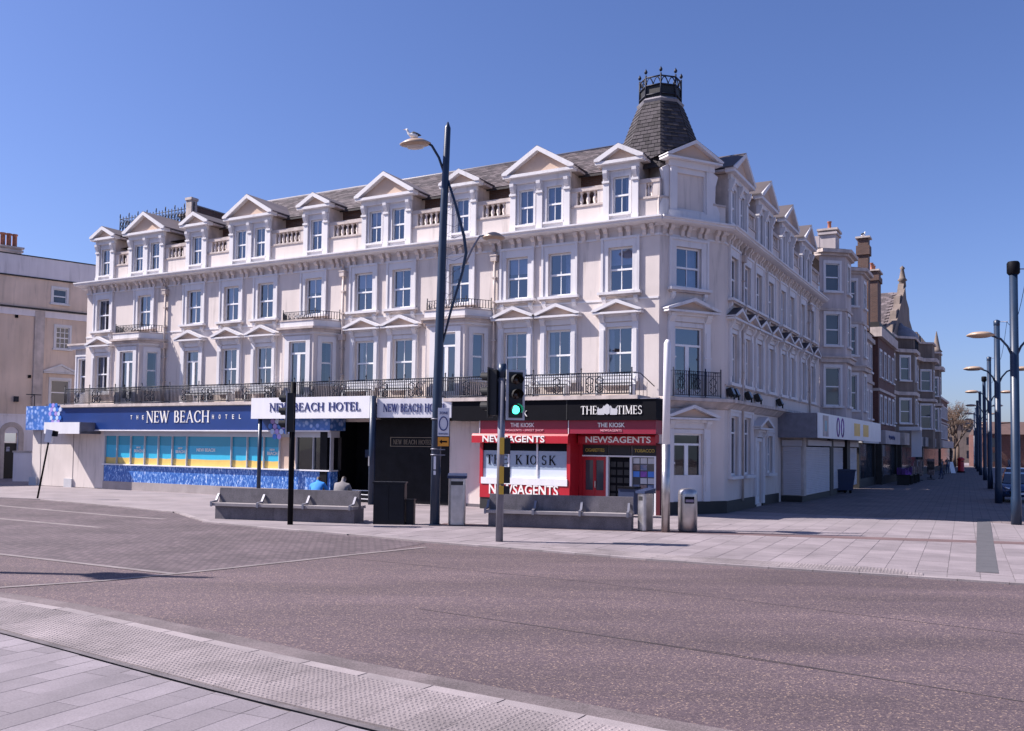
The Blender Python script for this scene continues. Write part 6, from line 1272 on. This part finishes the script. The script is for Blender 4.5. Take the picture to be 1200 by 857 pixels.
# post box, A board, walkers, cars
pb = thing('pillar_box', 'red pillar box at the sunlit end of the side street pavement', 'post box', F(53.5, 108.4)); b = mb('postred').lathe([(.42, 0), (.42, .1), (.36, .14), (.36, 1.5)], 16); b.obj('body', pb); mb('postred').lathe([(.42, 1.5), (.44, 1.58), (.40, 1.66), (.2, 1.8), (.02, 1.86)], 16).obj('cap', pb); mb('black').box(-.14, .14, -.38, -.34, 1.3, 1.36).obj('slot', pb); mb('black').lathe([(.43, 0), (.43, .18)], 16).obj('base', pb)
ab = thing('a_board', 'white folding board leaning open on the pavement near the shops', 'sign', F(50.6, 105.0, 0, .5))
for s in (-1, 1): b = mb('white'); b.add([(-.4, s * .4, 0), (.4, s * .4, 0), (.4, s * .05, 1.3), (-.4, s * .05, 1.3), (-.4, s * .36, 0), (.4, s * .36, 0), (.4, s * .01, 1.3), (-.4, s * .01, 1.3)], [(0, 1, 2, 3), (4, 5, 6, 7), (0, 1, 5, 4), (3, 2, 6, 7)]); b.obj('panel', ab)
for mesh, x, y, a, lab in ((WALK_A, 36.9, 60.2, 2.0, 'person in dark clothes standing beside the parked cars'), (WALK_B, 49.3, 103.0, 2.7, 'person in grey top by the shops at the far end of the pavement'), (WALK_A, 45.4, 96.0, .4, 'person in dark clothes walking close to the shop windows'), (WALK_B, 39.2, 83.0, 1.1, 'person in grey top beside the goods racks'), (WALK_A, 56.0, 117.0, 2.2, 'person in dark clothes just past the pillar box'), (WALK_B, 64.5, 118.0, .2, 'person in grey top right of the far lamps')):
    tag(link('person', mesh, None, F(x, y, 0, a)), lab, 'person', 'people in the side street')
def car(x, y, a, paint, label):
    t = thing('parked_car', label, 'car', F(x, y, 0, a), 'cars parked in the side street'); Mx = F(x, y, 0, a)
    # sections along the length (y back to front): half width at sill, at shoulder, height of shoulder
    S = [(-2.05, .70, .72, .55, .82), (-1.85, .80, .82, .38, .98), (-1.2, .84, .86, .25, 1.0), (0, .85, .87, .22, .98), (.9, .84, .86, .24, .94), (1.6, .80, .80, .28, .84), (1.95, .70, .68, .36, .70), (2.08, .55, .52, .42, .58)]
    b = mb(paint); vs = []
    for yy, w0, w1, z0, z1 in S: vs += [(-w0 * .92, -yy, z0), (-w0, -yy, z0 + .18), (-w1, -yy, z1 - .12), (-w1 * .9, -yy, z1), (w1 * .9, -yy, z1), (w1, -yy, z1 - .12), (w0, -yy, z0 + .18), (w0 * .92, -yy, z0)]
    fs = []
    for i in range(len(S) - 1):
        for k in range(8): fs.append((i * 8 + k, i * 8 + (k + 1) % 8, i * 8 + 8 + (k + 1) % 8, i * 8 + 8 + k))
    fs += [tuple(range(8)), tuple(range(len(vs) - 1, len(vs) - 9, -1))]; b.add(vs, fs, True)
    R_ = [(-1.75, .68, .98), (-1.35, .60, 1.42), (-.2, .58, 1.47), (.35, .60, 1.40), (1.0, .70, .95)]; vr = []
    for yy, hw_, z in R_: vr += [(-hw_, -yy, z), (hw_, -yy, z)]
    b.add(vr, [(2, 3, 5, 4), (4, 5, 7, 6)]); b.obj('body', t)
    g = mb('farglass'); g.add(vr, [(0, 1, 3, 2), (6, 7, 9, 8)]); g.add([(-.76, 1.6, .97), (-.6, 1.3, 1.40), (-.58, .2, 1.45), (-.60, -.33, 1.38), (-.75, -.95, .95)], [(0, 1, 2, 3, 4)]); g.add([(.76, 1.6, .97), (.6, 1.3, 1.40), (.58, .2, 1.45), (.60, -.33, 1.38), (.75, -.95, .95)], [(0, 1, 2, 3, 4)]); g.obj('window_glass', t)
    for sx in (-1, 1):
        for yy in (-1.25, 1.3):
            b = mb('tyre'); b.T = T((sx * .76, yy, .31)) @ Matrix.Rotation(R(90), 4, 'Y'); b.lathe([(.22, -.11), (.31, -.10), (.31, .10), (.22, .11)], 18); b.T = Matrix.Identity(4); w_ = b.obj('wheel', t); b = mb('galv'); b.T = T((sx * .80, yy, .31)) @ Matrix.Rotation(R(90), 4, 'Y'); b.lathe([(.21, -.09), (.2, .09)], 12); b.T = Matrix.Identity(4); b.obj('rim', w_)
        b = mb('chrome'); b.T = T((sx * .56, -1.98, .68)); b.tube([(-.13 * sx, -.03, 0), (.10 * sx, .08, .05)], [.07, .06], 8); b.T = Matrix.Identity(4); b.obj('headlight', t)
        b = mb(paint); b.box(min(sx * .82, sx * 1.02), max(sx * .82, sx * 1.02), -.75, -.62, .95, 1.08); b.obj('wing_mirror', t)
    b = mb('black'); b.box(-.45, .45, -2.09, -2.0, .44, .56); b.mat('white').box(-.26, .26, -2.12, -2.09, .42, .52); b.mat('galv').box(-.62, .62, -2.07, -2.0, .58, .61); b.obj('grille', t); return t
M['carred'] = mat('car_red', (.35, .02, .03), .2, .05); M['carsilver'] = mat('car_silver', (.45, .46, .48), .25, .05, metal=.4)
cd = -.4617
car(25.9, 46.6, cd, 'carpaint', 'dark blue car half hidden behind the nearest side street lamp'); car(33.6, 60.6, cd, 'carsilver', 'silver car parked behind the dark blue one'); car(41.0, 70.5, cd, 'carpaint', 'blue car at the right edge beyond the silver one'); car(45.6, 78.0, cd, 'carred', 'red car parked furthest along at the right edge')
# low market buildings and trees at the far end
FH = [(84, 149, 12, 5.4, 'redbrick', 'low red brick house left of the far row'), (97, 146, 13, 6.2, 'buff2', 'buff house in the middle of the far row'), (110, 144, 12, 5.0, 'white_r', 'pale house right of the buff one in the far row'), (124, 141, 15, 6.6, 'redbrick', 'longer brick house at the right end of the far row')]
for x, y, wd, hh, k, lab in FH:
    Mx = F(x, y, 0, -.2); fh = thing('far_house', lab, 'house', Mx, 'low houses across the far end'); b = mb(k); n = int(wd / 3); ho = [(-wd / 2 + 1 + 3 * i, -wd / 2 + 2.4 + 3 * i, z, z + 1.5) for i in range(n) for z in ((.9, 3.3) if hh > 5.2 else (1.0,))]
    b.wall(-wd / 2, wd / 2, 0, hh, ho, .2); b.quad((-wd / 2, 0, 0), (-wd / 2, 9, 0), (-wd / 2, 9, hh), (-wd / 2, 0, hh)); b.quad((wd / 2, 0, 0), (wd / 2, 9, 0), (wd / 2, 9, hh), (wd / 2, 0, hh)); b.obj('wall', fh)
    for q in ho: link('window', cached('fhw', lambda: pane_mesh(1.4, 1.5, 'farglass')), fh, Mx @ T(((q[0] + q[1]) / 2, .15, q[2])))
    b = mb('roofred' if k != 'white_r' else 'slate_d'); b.add([(-wd / 2 - .2, -.5, hh), (wd / 2 + .2, -.5, hh), (wd / 2, 4.5, hh + 2.2), (-wd / 2, 4.5, hh + 2.2), (wd / 2, 9, hh), (-wd / 2, 9, hh)], [(0, 1, 2, 3), (3, 2, 4, 5), (0, 3, 5), (1, 4, 2)]); b.obj('roof', fh)
    b = mb('brick_d').box(wd / 2 - 1.4, wd / 2 - .4, 4, 5, hh + 1.6, hh + 3.4); b.obj('chimney', fh)
fw = thing('far_white_block', 'pale three storey block closing the end of the street', 'building', F(92, 205, 0, -.3)); b = mb('buff2'); b.wall(-12, 12, 0, 9, [(-10.5 + 4 * i, -9 + 4 * i, z, z + 1.7) for i in range(6) for z in (1, 4, 6.8)], .3); b.obj('wall', fw); mb('slate_d').box(-12.4, 12.4, -.4, 10, 9, 9.5).obj('roof', fw)
for i in range(6):
    for z in (1, 4, 6.8): link('window', cached('fw', lambda: pane_mesh(1.5, 1.7, 'farglass')), fw, F(92, 205, 0, -.3) @ T((-9.75 + 4 * i, .2, z)))
def tree(x, y, h, seed, label):
    t = thing('bare_tree', label, 'tree', F(x, y), 'trees at the far end of the street'); r = random.Random(seed); b = mb('bark'); tips = []
    def grow(p, d, l, rad, dep, bb):
        q = p + d * l; bb.tube([p, q], [rad, rad * .7], 5)
        if dep == 0: tips.append(q); return
        for _ in range(3 if dep > 1 else 2):
            nd = (d + Vector((r.uniform(-.7, .7), r.uniform(-.7, .7), r.uniform(-.1, .5)))).normalized(); grow(q, nd, l * r.uniform(.62, .82), rad * .62, dep - 1, tw if dep < 3 else bb)
    tw = mb('twig'); grow(Vector((0, 0, 0)), Vector((0, 0, 1)), h * .28, h * .028, 5, b); b.obj('trunk', t)
    for q in tips:
        for _ in range(7): d = Vector((r.gauss(0, 1), r.gauss(0, 1), r.gauss(.4, .8))) * h * .035; s_ = Vector((r.gauss(0, 1), r.gauss(0, 1), r.gauss(0, 1))).normalized() * .05; tw.add([q, q + d, q + d + s_], [(0, 1, 2)])
    tw.obj('crown', t)
for i, (x, y, h) in enumerate(((71.5, 147, 10.5), (75.0, 153, 12), (80, 168, 11.5))):
    tree(x, y, h, 11 + i, ['nearest bare brown tree past the far shops', 'tallest bare brown tree beyond the shops', 'furthest bare tree near the row of lamps'][i])
